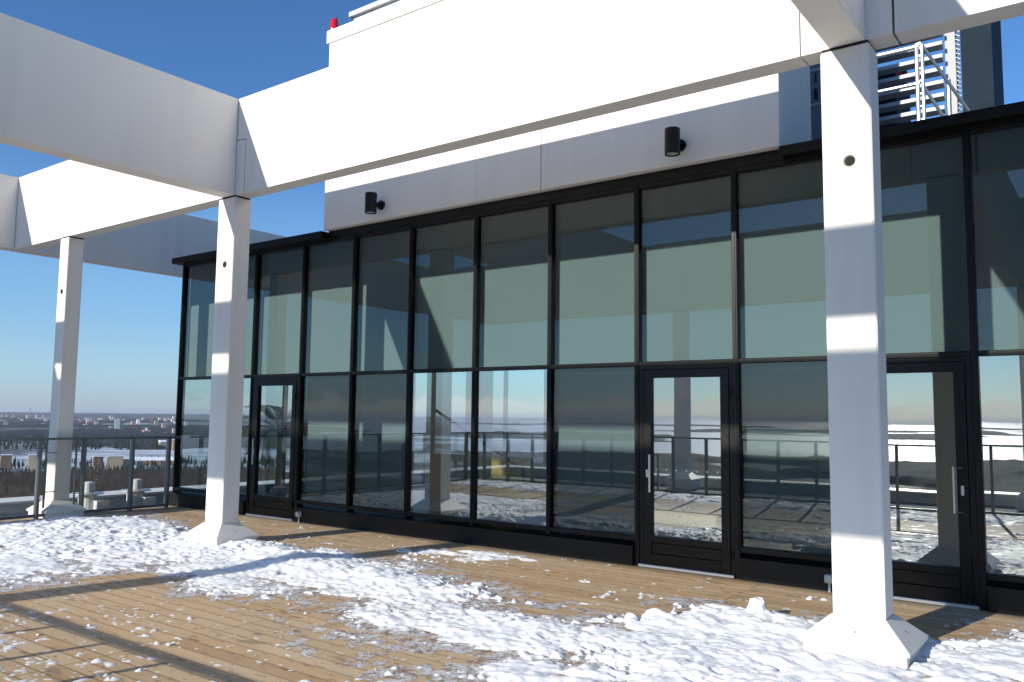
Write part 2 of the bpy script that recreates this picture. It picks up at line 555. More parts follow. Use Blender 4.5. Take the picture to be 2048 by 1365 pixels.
# ------------------------------------------------------------------ concrete pergola
perg = thing('concrete_pergola', 'white precast concrete pergola of deep beams on slim columns over the deck', 'pergola', (XL, AY, 0))
def column(x, y, w, d):
    mb = MB()
    mb.cbox(x, x + w, y, y + d, 0.20, ZB - 0.020, 0.012)
    c = obj('column', mb, M['conc'], perg, at=(x + w / 2, y + d / 2, 0))
    obj('bearing_pad', MB().box(x + 0.012, x + w - 0.012, y + 0.012, y + d - 0.012, ZB - 0.022, ZB + 0.002), M['pad'], c)
    e, t0, t1 = 0.185, 0.105, 0.262
    b = MB()
    g = 0.004
    lo = [(x - e, y - e), (x + w + e, y - e), (x + w + e, y + d + e), (x - e, y + d + e)]
    hi = [(x - g, y - g), (x + w + g, y - g), (x + w + g, y + d + g), (x - g, y + d + g)]
    for i in range(4):
        j = (i + 1) % 4
        b.poly([(*lo[i], t0), (*lo[j], t0), (*hi[j], t1), (*hi[i], t1)])
        b.poly([(*lo[i], t0 - 0.026), (*lo[j], t0 - 0.026), (*lo[j], t0), (*lo[i], t0)])
    b.poly([(*p, t0 - 0.026) for p in reversed(lo)])
    obj('base_cover', b, M['white'], c)
    obj('plinth', MB().box(x - e + 0.022, x + w + e - 0.022, y - e + 0.022, y + d + e - 0.022, -0.14, t0 - 0.028), M['white'], c)
    for px, py in ((x + w / 2, y - e * 0.55), (x + w + e * 0.55, y + d / 2)):
        obj('screw', MB().lathe((px, py, t0 + (t1 - t0) * 0.45 - 0.004), [(0.010, 0), (0.010, 0.006), (0.005, 0.010)], 10), M['steel'], c)
    # plugged lifting hole high on the front face
    hx, hz = x + w * 0.55, 3.573
    h = MB()
    h.cyl((hx, y - 0.003, hz), (hx, y + 0.02, hz), 0.044, seg=22)
    pl = obj('hole_plug', h, M['hole'], c)
    obj('hole_shade_disc', MB().cyl((hx + 0.004, y - 0.0055, hz - 0.003), (hx + 0.004, y + 0.01, hz - 0.003), 0.034, seg=20), M['void'], c)  # dark disc; the shade inside the recessed hole is put into its colour
    return c
for x, w in ((XL, CS), (XR, CS), (XQ, 0.27)):
    column(x, CY, w, CD)
for x in (XL, XR):
    column(x, BY, CS, CD)
def beam_x(name, x0, x1, y0, lap0=0.0, lap1=0.0, z0=ZB, z1=ZT, t=AT):
    g, zm = 0.006, ZB + 0.55 * (ZT - ZB)
    pts = [(x0 + lap0 + g, z0), (x1 + lap1 - g, z0)]
    if lap1:
        pts += [(x1 + lap1 - g, zm), (x1 - g, zm + 0.012)]
    pts += [(x1 - g, z1), (x0 + g, z1)]
    if lap0:
        pts += [(x0 + g, zm + 0.012 + 0.012), (x0 + lap0 + g, zm + 0.012)]
    return obj(name, MB().prism_xz(pts, y0, y0 + t), M['conc'], perg)
XE = -15.629
CWB = 0.266
cbL, cbR = XL + 0.0656, XR + 0.0656
beam_x('long_beam', XE - CWB + 0.004, -9.766, AY)
beam_x('beam_joint_block', -9.766, cbL + CWB + 0.006, AY, 0, 0.185)
beam_x('long_beam', cbL + CWB + 0.006, -1.945, AY, 0.185, 0)
beam_x('beam_joint_block', -1.945, -1.272, AY)
beam_x('long_beam', -1.272 + 0.006, 6.0, AY)
beam_x('long_beam', XE - CWB + 0.004, 6.0, BY)
beam_x('secondary_beam', XE + 0.003, 6.0, -0.70, z0=5.12, z1=ZT - 0.004, t=0.15)
def beam_y(x0, y0, y1):
    return obj('cross_beam', MB().cbox(x0, x0 + CWB, y0, y1, ZB + 0.001, ZT + 0.001, 0.008), M['conc'], perg)
for x0 in (cbL, cbR):
    beam_y(x0, BY + AT + 0.004, -0.704)
    beam_y(x0, -0.546, AY - 0.003)
beam_y(XE - CWB, BY + AT + 0.004, AY - 0.003)
beam_y(XE - CWB, AY + AT + 0.004, 18.0)

# ------------------------------------------------------------------ glass pavilion
def pane(x0, x1, z0, z1, t=0.024):
    mb = MB().box(x0, x1, GY, GY + t, z0, z1, 1, 0)
    j = [random.uniform(-0.0016, 0.0016) for _ in range(3)]
    dy = {(x0, z0): j[0], (x1, z0): j[1], (x0, z1): j[2], (x1, z1): j[1] + j[2] - j[0]}
    mb.v = [(x, y + dy[(x, z)], z) for x, y, z in mb.v]
    return mb
pav = thing('glass_pavilion', 'dark framed two storey glass front with grey blinds under a white concrete wall', 'building', (-6.3, FY, 0))
GY = FY + 0.045
fm = M['frame']
for i, x in enumerate(MX):
    w = 0.030
    mb = MB().cbox(x - w, x + w, FY, FY + 0.13, 0.0 if i in (2, 3, 8, 9, 10, 11) else 0.235, Z_HEAD + 0.02, 0.004)
    mb.box(x - 0.010, x + 0.010, FY - 0.008, FY + 0.002, 0.28, Z_HEAD)
    obj('mullion', mb, fm, pav, at=(x, FY, 0))
DOORS = {2: 'L', 8: 'L', 10: 'R'}
CLEAR = {0, 1, 5, 6, 11}
for i in range(len(MX) - 1):
    a, b = MX[i] + 0.031, MX[i + 1] - 0.031
    tr = MB().cbox(a, b, FY + 0.004, FY + 0.12, Z_TR - 0.050, Z_TR, 0.004)
    tr.box(a, b, FY - 0.002, FY + 0.006, Z_TR - 0.030, Z_TR - 0.020)
    obj('transom', tr, fm, pav)
    obj('head_rail', MB().cbox(a, b, FY + 0.004, FY + 0.12, Z_HEAD - 0.035, Z_HEAD + 0.02, 0.004), fm, pav)
    # upper pane and its blind
    obj('glass_pane', pane(a - 0.004, b + 0.004, Z_TR - 0.004, Z_HEAD - 0.031), [M['glassD'], M['clear']], pav)
    obj('roller_blind', MB().box(a - 0.020, b + 0.020, GY + 0.10, GY + 0.103, Z_TR - 0.03, Z_HEAD), M['blind'], pav)
    if i in DOORS:
        hand = DOORS[i]
        d = thing('door', None, None, (0.5 * (a + b), FY, 0))
        for k in ('label', 'category'):
            if k in d:
                del d[k]
        d.parent = pav
        d.location = Vector((0.5 * (a + b), FY, 0)) - wpos(pav)
        # fixed outer frame
        fo = 0.045
        fr_ = MB()
        fr_.box(a + 0.001, a + fo, FY + 0.012, FY + 0.10, 0.03, Z_TR - 0.052)
        fr_.box(b - fo, b - 0.001, FY + 0.012, FY + 0.10, 0.03, Z_TR - 0.052)
        fr_.box(a + fo, b - fo, FY + 0.012, FY + 0.10, Z_TR - 0.092, Z_TR - 0.053)
        obj('outer_frame', fr_, fm, d)
        la, lb, lz0, lz1 = a + fo + 0.006, b - fo - 0.006, 0.035, Z_TR - 0.098
        pa, pb, pz0, pz1 = la + 0.095, lb - 0.095, 0.345, 2.100
        leaf = MB()
        leaf.cbox(la, pa, FY + 0.004, FY + 0.078, lz0, lz1, 0.003)
        leaf.cbox(pb, lb, FY + 0.004, FY + 0.078, lz0, lz1, 0.003)
        leaf.cbox(pa - 0.001, pb + 0.001, FY + 0.0042, FY + 0.078, pz1, lz1, 0.003)
        leaf.cbox(pa - 0.001, pb + 0.001, FY + 0.0042, FY + 0.078, 0.275, pz0, 0.003)
        leaf.cbox(pa + 0.004, pb - 0.004, FY + 0.014, FY + 0.07, lz0 + 0.12, 0.272, 0.004)
        leaf.cbox(pa - 0.001, pb + 0.001, FY + 0.0042, FY + 0.078, lz0, lz0 + 0.117, 0.003)
        obj('leaf_frame', leaf, fm, d)
        obj('glass_pane', pane(pa - 0.006, pb + 0.006, pz0 - 0.006, pz1 + 0.006), [M['glassE' if i == 2 else 'glassC'], M['clear']], d)
        obj('threshold', MB().cbox(a + 0.002, b - 0.002, FY - 0.035, FY + 0.07, 0.002, 0.033, 0.004), M['alu'], d)
        hx = la + 0.050 if hand == 'L' else lb - 0.050
        s_ = 1 if hand == 'L' else -1
        hb = MB()
        for off, ysign in ((0.0, -1), (0.055 * s_, 1)):
            y0 = FY - 0.062 if ysign < 0 else FY + 0.125
            xo = hx + (0.060 * s_ if ysign < 0 else 0.060 * s_)
            hb.cbox(xo - 0.010, xo + 0.010, y0 - 0.010, y0 + 0.010, 0.825, 1.245, 0.003)
            for zz in (0.836, 1.234):
                hb.cyl((xo, y0, zz), (hx, FY + 0.01 if ysign < 0 else FY + 0.07, zz), 0.009, seg=10)
        obj('handle', hb, M['steel'], d)
        lk = MB().cbox(hx - 0.014, hx + 0.014, FY - 0.006, FY + 0.006, 0.985, 1.075, 0.004)
        lk.cyl((hx, FY - 0.016, 1.05), (hx, FY - 0.004, 1.05), 0.011, seg=14).cyl((hx, FY - 0.013, 1.008), (hx, FY - 0.004, 1.008), 0.010, seg=14)
        obj('lock', lk, M['steel'], d)
        xx = lb + 0.004 if hand == 'L' else la - 0.004
        for zz in (0.24, 1.93):
            hg = MB().cyl((xx, FY - 0.012, zz - 0.055), (xx, FY - 0.012, zz + 0.055), 0.013, seg=12)
            hg.box(xx - 0.032, xx + 0.032, FY - 0.004, FY + 0.004, zz - 0.045, zz + 0.045)
            obj('hinge', hg, fm, d)
        if i == 8:
            for k in range(7):
                x_ = pa + 0.05 + k * (pb - pa - 0.1) / 6
                obj('sight_dot', MB().cyl((x_, GY - 0.0035, 1.075), (x_, GY - 0.0015, 1.075), 0.012, seg=14), M['pvc'], d)
    else:
        obj('bottom_rail', MB().cbox(a, b, FY + 0.004, FY + 0.12, 0.268, 0.325, 0.004), fm, pav)
        g = ('glassE' if i < 2 else 'glassC') if i in CLEAR else 'glassD'
        obj('glass_pane', pane(a - 0.004, b + 0.004, 0.321, Z_TR - 0.046), [M[g], M['clear']], pav)
        if i not in CLEAR:
            obj('roller_blind', MB().box(a - 0.020, b + 0.020, GY + 0.10, GY + 0.103, 0.30, Z_TR - 0.02), M['blind'], pav)
for x0, x1 in ((-13.86, -11.690), (-10.398, -4.556), (-3.310, -2.264), (-1.074, 1.3)):
    mb = MB().cbox(x0, x1, KY, FY + 0.16, -0.10, Z_KERB - 0.026, 0.004)
    obj('kerb', mb, M['kerb'], pav)
    mb = MB()
    z1, z0 = Z_KERB, Z_KERB - 0.022
    mb.v = [(x0 - .004, KY - 0.022, z0 - .012), (x1 + .004, KY - 0.022, z0 - .012), (x1 + .004, FY + 0.16, z0), (x0 - .004, FY + 0.16, z0),
            (x0 - .004, KY - 0.022, z0 + .006), (x1 + .004, KY - 0.022, z0 + .006), (x1 + .004, FY + 0.16, z1 + .01), (x0 - .004, FY + 0.16, z1 + .01)]
    mb.f = [(0, 3, 2, 1), (4, 5, 6, 7), (0, 1, 5, 4), (1, 2, 6, 5), (2, 3, 7, 6), (3, 0, 4, 7)]
    mb.m = [0] * 6
    obj('kerb_flashing', mb, M['kerb'], pav)
# roof edge
cap = MB()
cap.cbox(-13.95, -9.860, FY - 0.15, FY + 0.5, 4.352, 4.455, 0.004)
cap.cbox(-2.790, 6.0, FY - 0.15, FY + 0.5, 4.352, 4.455, 0.004)
cap.box(-9.859, -2.791, FY + 0.002, FY + 0.3, Z_HEAD + 0.0205, 4.371)
cap.box(-9.859, -2.791, FY + 0.003, FY + 0.3, 4.3712, 4.4735)
obj('roof_edge', cap, M['frame'], pav)
obj('roof_slab', MB().box(-13.85, -9.87, FY + 0.5, 15.4, 4.36, 4.44).box(-9.869, -2.79, 12.1, 15.4, 4.36, 4.44).box(-2.789, 6.0, FY + 0.5, 15.4, 4.36, 4.44), M['roofing'], pav)
# upper concrete wall in two panels, coping
WY = FY - 0.10
obj('concrete_panel', MB().cbox(-9.870, -5.812, WY, WY + 0.22, 4.475, 7.455, 0.008), M['conc'], pav)
obj('concrete_panel', MB().cbox(-5.802, -2.800, WY, WY + 0.22, 4.475, 7.455, 0.008), M['conc'], pav)
obj('concrete_side_wall', MB().box(-9.865, -9.66, WY + 0.222, 12.0, 4.475, 7.45), M['conc'], pav)
obj('concrete_side_wall', MB().box(-3.01, -2.803, WY + 0.222, 9.5, 4.475, 7.45), M['conc'], pav)
obj('coping', MB().cbox(-9.915, -2.7, WY - 0.022, WY + 0.40, 7.457, 7.665, 0.006), M['white'], pav)
obj('steel_upstand', MB().box(-9.90, -3.0, WY + 0.52, WY + 0.7, 7.40, 8.10), M['alu'], pav)
obj('steel_coping', MB().cbox(-9.96, -3.0, WY + 0.46, WY + 0.78, 8.102, 8.19, 0.006), M['alu'], pav)
# left and back of the hall
sideG = MB()
for k in range(6):
    y0 = FY + 0.14 + k * 1.12
    obj('mullion', MB().box(-13.80, -13.70, y0 + 1.06, y0 + 1.12, 0, Z_HEAD), fm, pav)
    obj('glass_pane', MB().box(-13.77, -13.75, y0, y0 + 1.06, 0.05, Z_HEAD - 0.05), M['clear'], pav)
for k in range(5):
    x0 = -13.69 + k * 1.12
    obj('mullion', MB().box(x0 + 1.06, x0 + 1.12, 15.2, 15.3, 0, Z_HEAD), fm, pav)
    obj('glass_pane', MB().box(x0, x0 + 1.06, 15.24, 15.26, 0.05, Z_HEAD - 0.05), M['clear'], pav)
obj('back_wall', MB().box(-8.05, 3.0, 12.0, 12.2, 0.0, 4.34), M['intwall'], pav)
obj('right_wall', MB().box(3.0, 3.2, FY + 0.2, 12.2, 0.0, 4.34), M['intwall'], pav)
obj('hall_floor', MB().box(-13.7, 3.0, FY + 0.17, 15.2, -0.02, 0.015), M['intfloor'], pav)
obj('hall_ceiling', MB().box(-13.7, 3.0, FY + 0.18, 15.2, 4.342, 4.358), M['intwall'], pav)
stair = thing('staircase', 'yellow sided stair with dark handrail inside the hall', 'staircase', (-7.8, 10.3, 0.015))
obj('yellow_side', MB().box(-9.0, -7.05, 9.98, 10.04, 0.016, 1.05), M['yellow'], stair)
obj('step', MB().box(-9.0, -7.05, 10.041, 11.2, 0.016, 0.9), M['intwall'], stair)
obj('handrail', MB().cyl((-8.9, 9.93, 1.75), (-7.15, 9.93, 0.88), 0.022).cyl((-7.15, 9.93, 0.88), (-7.15, 9.93, 0.02), 0.02), M['black'], stair)
for k, (x, y) in enumerate(((-9.3, 11.2), (-12.9, 12.6))):
    tag(obj('interior_column', MB().cbox(x, x + 0.34, y, y + 0.34, 0.016, 4.34, 0.01), M['white'], at=(x, y, 0)),
        ['white column beside the stair inside the hall', 'white column standing behind the palm inside the hall'][k], 'column')

# potted palm behind the left door
palm = thing('potted_palm', 'potted feather palm seen through the left glass door', 'plant', (-12.52, 9.75, 0.015))
obj('pot', MB().lathe((-12.52, 9.75, 0.016), [(0.15, 0), (0.20, 0.30), (0.21, 0.34), (0.19, 0.34), (0.17, 0.30)], 20), M['pot'], palm, smooth=True)
obj('trunk', MB().cyl((-12.52, 9.75, 0.3), (-12.50, 9.75, 1.35), 0.045, 0.03, 9), M['bark'], palm)
for k in range(11):
    az = k * 2.399 + 0.4
    el = 1.25 - 0.09 * k
    L = 1.0 + 0.25 * random.random()
    mb = MB()
    pts = []
    p = Vector((-12.50, 9.75, 1.28))
    e = el
    for s_ in range(13):
        pts.append(p.copy())
        p = p + Vector((math.cos(az) * math.cos(e), math.sin(az) * math.cos(e), math.sin(e))) * (L / 12)
        e -= 0.10 + 0.006 * k
    side = Vector((-math.sin(az), math.cos(az), 0))
    for s_ in range(12):
        mb.cyl(pts[s_], pts[s_ + 1], 0.009 - 0.0005 * s_, 0.0085 - 0.0005 * s_, 5, cap=False)
        if s_ > 2:
            for h_ in (0, 0.5):
                q = pts[s_].lerp(pts[s_ + 1], h_)
                t_ = (pts[s_ + 1] - pts[s_]).normalized()
                for sg in (-1, 1):
                    ll = 0.36 * math.sin(math.pi * (s_ + h_ - 1.5) / 11.5) + 0.06
                    d_ = (side * sg * 0.75 + t_ * 0.75 + Vector((0, 0, -0.12))).normalized()
                    n_ = t_.cross(side)
                    wv_ = t_ * 0.022
                    mid = q + d_ * ll * 0.5 + Vector((0, 0, 0.01))
                    tip = q + d_ * ll + Vector((0, 0, -0.10 * ll))
                    mb.poly([q - wv_ * .4, mid - wv_, tip, mid + wv_])
    obj('frond', mb, M['leaf'], palm)

# ------------------------------------------------------------------ wall lamps, outlets, beacons
def lamp(x, label):
    y = WY - 0.215
    t = thing('wall_lamp', label, 'lamp', (x, WY, 4.67), 'black cylinder wall lamps on the concrete wall')
    c = (x, y, 4.525)
    mb = MB().lathe(c, [(0.050, 0.012), (0.075, 0.012), (0.080, 0.0), (0.084, 0.0), (0.084, 0.285), (0.080, 0.290)], 28)
    b = obj('housing', mb, M['black'], t, smooth=False)
    obj('lens', MB().cyl((x, y, 4.534), (x, y, 4.538), 0.062, seg=20), M['lens'], t)
    obj('arm', MB().cyl((x, y + 0.07, 4.68), (x, WY - 0.02, 4.68), 0.028, seg=12), M['black'], t)
    obj('wall_plate', MB().cyl((x, WY - 0.034, 4.68), (x, WY - 0.002, 4.68), 0.068, seg=24), M['black'], t)
lamp(-8.61, 'black cylinder lamp near the left end of the concrete wall')
lamp(-3.905, 'black cylinder lamp near the right end of the concrete wall')

def outlet(x, label):
    t = thing('outlet_box', label, 'outlet', (x, KY, 0.07), 'grey outlet boxes on the kerb')
    obj('box', MB().cbox(x - 0.038, x + 0.038, KY - 0.062, KY - 0.003, 0.085, 0.165, 0.008), M['pvc'], t)
    obj('lid', MB().cbox(x - 0.034, x + 0.034, KY - 0.076, KY - 0.063, 0.10, 0.16, 0.005), M['pvc'], t)
    obj('conduit', MB().cyl((x, KY - 0.028, -0.002), (x, KY - 0.028, 0.085), 0.011, seg=10), M['pvc'], t)
outlet(-10.255, 'small grey outlet box on the kerb right of the left door')
outlet(-2.405, 'small grey outlet box on the kerb beside the nearest column')

def beacon(x, y, z, label, s=1.0):
    t = thing('warning_beacon', label, 'beacon', (x, y, z), 'red aviation beacons on the roof')
    obj('base', MB().cyl((x, y, z), (x, y, z + 0.07 * s), 0.075 * s, seg=16), M['galv'], t)
    obj('red_lens', MB().lathe((x, y, z + 0.072 * s), [(0.085 * s, 0), (0.09 * s, 0.03 * s), (0.075 * s, 0.05 * s), (0.07 * s, 0.15 * s), (0.05 * s, 0.20 * s), (0.02 * s, 0.215 * s)], 18), M['red'], t, smooth=True)
    obj('cage', MB().cyl((x - .098 * s, y, z + .04 * s), (x - .06 * s, y, z + .29 * s), 0.008).cyl((x + .098 * s, y, z + .04 * s), (x + .06 * s, y, z + .29 * s), 0.008), M['black'], t)
beacon(-9.905, WY + 0.12, 7.667, 'red beacon lamp on the left corner of the coping', 0.9)

# ------------------------------------------------------------------ plant room on the roof behind the right column
pr = thing('plant_room', 'grey clad plant room with a door behind the nearest column', 'building', (-3.0, 10.6, 4.44))
obj('wall', MB().box(-3.95, -2.42, 10.60, 10.9, 4.442, 7.3), M['greypanel'], pr)
pd = obj('door', MB().cbox(-3.27, -2.55, 10.565, 10.598, 4.46, 6.6, 0.004), M['greypanel'], pr)
obj('handle', MB().cbox(-3.06, -3.03, 10.53, 10.563, 5.72, 5.86, 0.004).box(-3.052, -3.038, 10.55, 10.563, 5.95, 6.12), M['black'], pd)
slab = thing('duct_tower', 'tall dark ribbed tower with pale corner post above the roof', 'tower', (-1.4, 11.6, 4.44))
obj('cladding', MB().box(-1.52, -1.176, 11.50, 12.6, 4.442, 9.0), M['darkpanel'], slab)
obj('corner_post', MB().cbox(-1.695, -1.575, 11.47, 11.6, 4.442, 9.0, 0.006), M['conc2'], slab)
rib = MB()
for k in range(70):
    z = 4.5 + k * 0.06
    rib.cyl((-1.572, 11.49, z), (-1.524, 11.49, z + 0.03), 0.007, seg=5, cap=False)
    rib.cyl((-1.524, 11.49, z + 0.03), (-1.572, 11.49, z + 0.06), 0.007, seg=5, cap=False)
obj('lattice', rib, M['galv'], slab)
lv = thing('louvre_screen', 'open galvanised louvre screen with sky between its blades', 'louvre', (-2.1, 11.4, 4.44))
for k in range(16):
    z = 4.66 + k * 0.168
    sec = [(0.0, 0.040), (0.100, 0.006), (0.104, 0.010), (0.05, 0.084), (0.008, 0.090)]
    mb = MB()
    for x in (-2.75, -1.70):
        mb.v += [(x, 11.30 + y, z + zz) for y, zz in sec]
    n = len(sec)
    mb.f = [tuple(range(n)), tuple(range(2 * n - 1, n - 1, -1))] + [(i, n + i, n + (i + 1) % n, (i + 1) % n) for i in range(n)]
    mb.m = [0] * len(mb.f)
    obj('blade', mb, M['blade'], lv)
obj('upright', MB().box(-2.77, -2.73, 11.42, 11.47, 4.442, 7.3).box(-2.02, -1.98, 11.50, 11.54, 4.442, 7.3), M['galv'], lv)
un = thing('cooling_unit', 'dark ventilation unit standing behind the louvre screen', 'ventilator', (-2.7, 12.6, 4.44))
obj('casing', MB().cbox(-3.3, -2.45, 12.3, 13.3, 4.442, 6.62, 0.02), M['darkpanel'], un)
obj('grille', MB().box(-3.2, -2.55, 12.28, 12.298, 4.7, 6.3), M['black'], un)
beacon(-2.36, 12.2, 6.30, 'red beacon lamp behind the upper louvre blades', 0.95)
beacon(-2.33, 12.3, 5.98, 'smaller red beacon lamp behind the lower louvre blades', 0.6)
hr = thing('steel_handrail', 'galvanised tube handrail on the roof behind the nearest column', 'railing', (-2.3, 9.75, 4.44))
HY = 9.75
obj('rail', MB().cyl((-3.03, HY, 5.765), (-1.70, HY, 5.765), 0.026, seg=12), M['galv'], hr)
obj('rail', MB().cyl((-3.03, HY, 5.345), (-1.70, HY, 5.345), 0.022, seg=12), M['galv'], hr)
for x in (-3.03, -1.72):
    obj('post', MB().cyl((x, HY, 4.442), (x, HY, 5.79), 0.024, seg=12), M['galv'], hr)
obj('post', MB().cyl((-1.665, HY, 4.442), (-1.665, HY, 5.775), 0.02, seg=12), M['galv'], hr)
obj('post', MB().cyl((-1.47, HY + 0.35, 4.442), (-1.47, HY + 0.35, 5.45), 0.026, seg=12), M['galv'], hr)
obj('brace', MB().cyl((-1.66, HY, 5.76), (-1.30, HY + 0.5, 5.1), 0.018, seg=10), M['galv'], hr)
obj('brace', MB().cyl((-1.66, HY, 5.30), (-1.42, HY + 0.3, 4.80), 0.018, seg=10), M['galv'], hr)

# ------------------------------------------------------------------ glass railings
def railing(name, label, pts_posts, axis, fixed, ends):
    t = thing(name, label, 'railing', (fixed, ends[0], 0) if axis == 'y' else (ends[0], fixed, 0))
    def B(a0, a1, w0, w1, z0, z1, c=0.003):
        if axis == 'y':
            return MB().cbox(fixed + w0, fixed + w1, a0, a1, z0, z1, c)
        return MB().cbox(a0, a1, fixed + w0, fixed + w1, z0, z1, c)
    obj('top_rail', B(ends[0], ends[1], -0.030, 0.030, RAIL - 0.035, RAIL), M['railsteel'], t)
    pm = None
    for p in pts_posts:
        if pm is None:
            pm = obj('post', B(p - 0.021, p + 0.021, -0.052, 0.046, -0.10, RAIL - 0.036), M['railsteel'], t)
            p0 = p
        else:
            o = pm.copy()
            COL.objects.link(o)
            o.location = pm.location + (Vector((0, p - p0, 0)) if axis == 'y' else Vector((p - p0, 0, 0)))
    sp = sorted(pts_posts)
    for a, b in zip(sp[:-1], sp[1:]):
        obj('glass_panel', B(a + 0.04, b - 0.04, -0.005, 0.005, 0.075, RAIL - 0.045, 0.001), M['railglass'], t)
        obj('bottom_rail', B(a + 0.022, b - 0.022, -0.020, 0.020, 0.028, 0.072), M['railsteel'], t)
    return t
side_posts = [8.21, 7.55, 6.74, 6.06] + [6.06 - 0.765 * k for k in range(1, 8)]
rl = railing('glass_railing', 'grey steel and glass railing along the left edge of the deck', side_posts, 'y', RX, (RY + 0.035, 8.42))
for y0 in (6.16, 6.62):
    obj('bracket', MB().cbox(RX - 0.012, RX + 0.012, y0 - 0.012, y0 + 0.012, 0.16, RAIL - 0.036, 0.002)
        .cyl((RX, y0, 0.40), (RX, y0 + (0.16 if y0 < 6.4 else -0.02), 0.40), 0.008).cyl((RX, y0, 1.0), (RX, y0 + (0.16 if y0 < 6.4 else -0.02), 1.0), 0.008), M['railsteel'], rl)
front_posts = [-7.37 + 0.765 * k for k in range(-8, 14)]
railing('glass_railing', 'long steel and glass railing on the sunny side mirrored in the glass front', front_posts, 'x', RY, (RX - 0.03, 3.0))

# frost on the pane beside the far column
fr_mb = MB()
for k in range(120):
    z_ = 0.10 + 0.85 * random.random() ** 1.6
    y_ = 6.86 + 0.16 * random.random() + 0.10 * random.random() * (z_ < 0.35)
    r_ = random.uniform(0.002, 0.008)
    ph = random.uniform(0, 6.28)
    fr_mb.poly([(RX + 0.0062, y_ + r_ * math.cos(ph + q) * random.uniform(.6, 1.2), z_ + r_ * 1.3 * math.sin(ph + q)) for q in (0, 1.25, 2.5, 3.75, 5.0)])
tag(obj('frost', fr_mb, M['snow'], rl), kind='stuff')

# roof vents beyond the railing
def vent(x, y, label, h=0.58):
    t = thing('roof_vent', label, 'vent', (x, y, -0.17), 'pale roof vents beyond the railing')
    obj('pipe', MB().lathe((x, y, -0.17), [(0.15, 0), (0.15, h - 0.20), (0.16, h - 0.19)], 20), M['pvc'], t)
    obj('flange', MB().lathe((x, y, -0.17 + h - 0.185), [(0.26, 0), (0.26, 0.02), (0.1, 0.035)], 22), M['alu'], t)
    obj('cap', MB().lathe((x, y, -0.17 + h - 0.16), [(0.105, 0), (0.105, 0.16), (0.10, 0.175), (0.06, 0.185)], 20), M['pvc'], t)
    obj('service_box', MB().cbox(x + 0.16, x + 0.28, y + 0.02, y + 0.24, -0.168, 0.12, 0.008), M['pvc'], t)
vent(-14.62, 8.25, 'pale round roof vent beyond the railing close to the glass corner')
vent(-14.62, 7.38, 'pale round roof vent beyond the railing beside the far column')

# ------------------------------------------------------------------ noise on arrays
def vnoise(x, y, seed=0):
    xi, yi = np.floor(x).astype(np.int64), np.floor(y).astype(np.int64)
    xf, yf = x - xi, y - yi
    xf, yf = xf * xf * (3 - 2 * xf), yf * yf * (3 - 2 * yf)
    def h(a, b):
        n = (a * 374761393 + b * 668265263 + seed * 1442695041) & 0xFFFFFFFF
        n = ((n ^ (n >> 13)) * 1274126177) & 0xFFFFFFFF
        return ((n ^ (n >> 16)) & 0xFFFF) / 65535.0
    a, b, c, d = h(xi, yi), h(xi + 1, yi), h(xi, yi + 1), h(xi + 1, yi + 1)
    return (a * (1 - xf) + b * xf) * (1 - yf) + (c * (1 - xf) + d * xf) * yf
def fbm(x, y, oct=4, seed=0, gain=0.5):
    s, a, t = 0.0, 1.0, 0.0
    for k in range(oct):
        s = s + a * vnoise(x * 2 ** k + 17.3 * k, y * 2 ** k - 9.1 * k, seed + k)
        t += a
        a *= gain
    return s / t

def grid_mesh(name, X, Y, Z, keep, mat, smooth=True):
    ny, nx = X.shape
    idx = np.arange(nx * ny).reshape(ny, nx)
    q = np.stack([idx[:-1, :-1], idx[:-1, 1:], idx[1:, 1:], idx[1:, :-1]], -1).reshape(-1, 4)
    kk = keep.ravel()
    q = q[kk[q].any(1)]
    used, inv = np.unique(q.ravel(), return_inverse=True)
    V = np.stack([X.ravel()[used], Y.ravel()[used], Z.ravel()[used]], 1).astype(np.float32)
    return raw_mesh(name, V, inv.reshape(-1, 4), mat, smooth)

def raw_mesh(name, V, Q, mat, smooth=False):
    me = bpy.data.meshes.new(name)
    k = Q.shape[1]
    me.vertices.add(len(V))
    me.vertices.foreach_set('co', V.astype(np.float32).ravel())
    me.loops.add(Q.size)
    me.loops.foreach_set('vertex_index', Q.astype(np.int32).ravel())
    me.polygons.add(len(Q))
    me.polygons.foreach_set('loop_start', np.arange(0, Q.size, k, dtype=np.int32))
    me.polygons.foreach_set('loop_total', np.full(len(Q), k, dtype=np.int32))
    if smooth:
        me.polygons.foreach_set('use_smooth', np.ones(len(Q), dtype=bool))
    me.materials.append(mat)
    me.update(calc_edges=True)
    me.validate()
    return me

